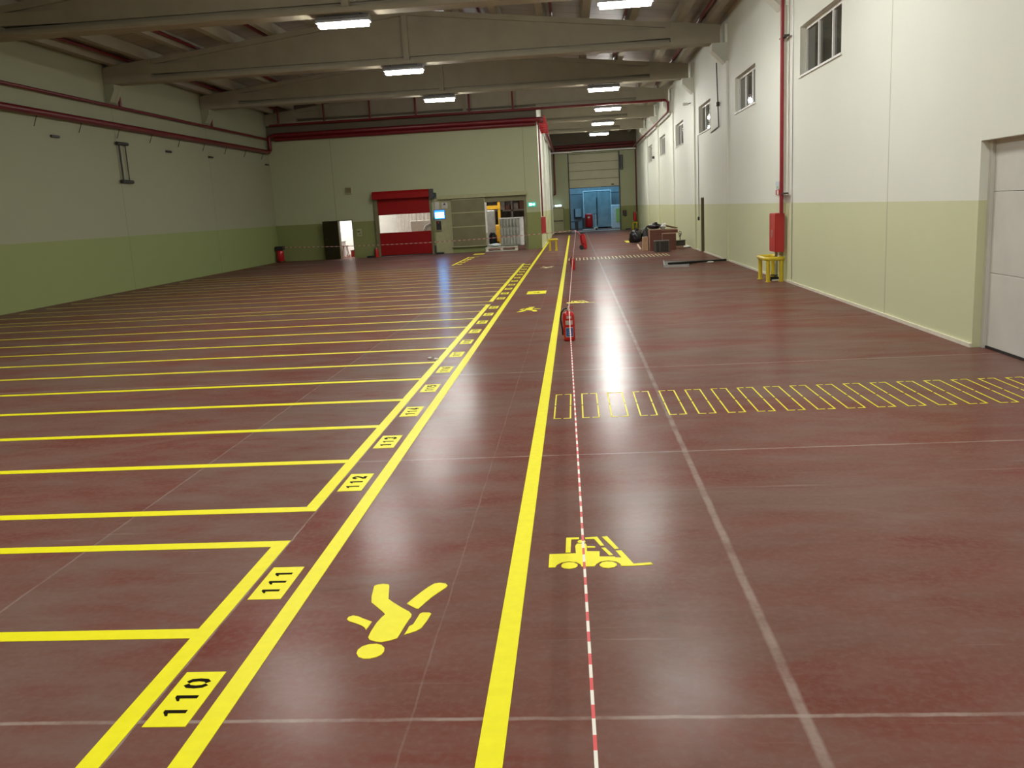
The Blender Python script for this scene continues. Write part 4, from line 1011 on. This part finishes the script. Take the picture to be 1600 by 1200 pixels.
tag(MB().blob((4.70, 38.1, .05), .14, .12, .06, 9, .3).build('crumpled_paper', 'white', None, True), 'crumpled white scrap against the bright wall by the heap', 'paper')
t = thing('flat_panel', 'flat grey-green metal panel lying on the floor before the heap', 'panel', (0, 0, 0))
MB().prism([(2.70, 27.5), (3.42, 27.35), (3.55, 28.3), (4.02, 29.0), (2.90, 29.75)], .0, .035).build('sheet', 'dark', t)
MB().bar((2.69, 27.47, .035), (3.42, 27.31, .035), .03, .07).bar((2.69, 27.47, .035), (2.89, 29.75, .035), .03, .07).build('lip', 'steel', t)
tag(MB().tube([(2.86, 28.0, .075), (3.6, 28.3, .07), (4.79, 28.95, .04)], .035, 8).build('dark_pole', 'black', None, True), 'long black pole lying over the flat grey-green panel', 'pole')
tag(MB().blob((4.20, 28.62, .02), .14, .07, .03, 2, .3).build('crumpled_paper', 'white', None, True), 'small white scrap on the floor beside the black pole', 'paper')
for i, (x, y, r, lb) in enumerate(((-1.995, 12.02, .035, 'white paper scrap touching the yellow strip near number 117'), (-2.10, 12.12, .028, 'smaller white paper scrap left of the other scrap'))):
    tag(MB().blob((x, y, .012), r, r * .9, .016, 20 + i, .4).build('paper_scrap', 'white', None, True), lb, 'paper')

# ------------------------------------------------------------------ world, camera, colour
w = bpy.data.worlds.new('night_sky'); SC.world = w; w.use_nodes = True
bg = w.node_tree.nodes.get('Background') or w.node_tree.nodes.new('ShaderNodeBackground')
bg.inputs[0].default_value = (.02, .025, .035, 1); bg.inputs[1].default_value = .3

cam = bpy.data.cameras.new('camera'); co = bpy.data.objects.new('camera', cam); COL.objects.link(co)
r = Vector((0.99620229, 0.06853828, -0.0536982)); u = Vector((0.03921582, 0.19743909, 0.97953046)); f = Vector((-0.07773746, 0.97791631, -0.19400148))
co.matrix_world = Matrix(((r.x, u.x, -f.x, 0), (r.y, u.y, -f.y, 0), (r.z, u.z, -f.z, 2.0), (0, 0, 0, 1)))
cam.sensor_fit = 'HORIZONTAL'; cam.sensor_width = 36; cam.lens = 1379.465 / 1600 * 36
cam.clip_end = 300; cam.clip_start = .05
SC.camera = co
SC.view_settings.view_transform = 'Standard'
SC.view_settings.look = 'None'
SC.view_settings.exposure = 0.0
try:
    SC.cycles.use_denoising = True
    SC.cycles.max_bounces = 8
    SC.cycles.diffuse_bounces = 5
    SC.cycles.sample_clamp_indirect = 6
    SC.cycles.caustics_reflective = False
except Exception: pass
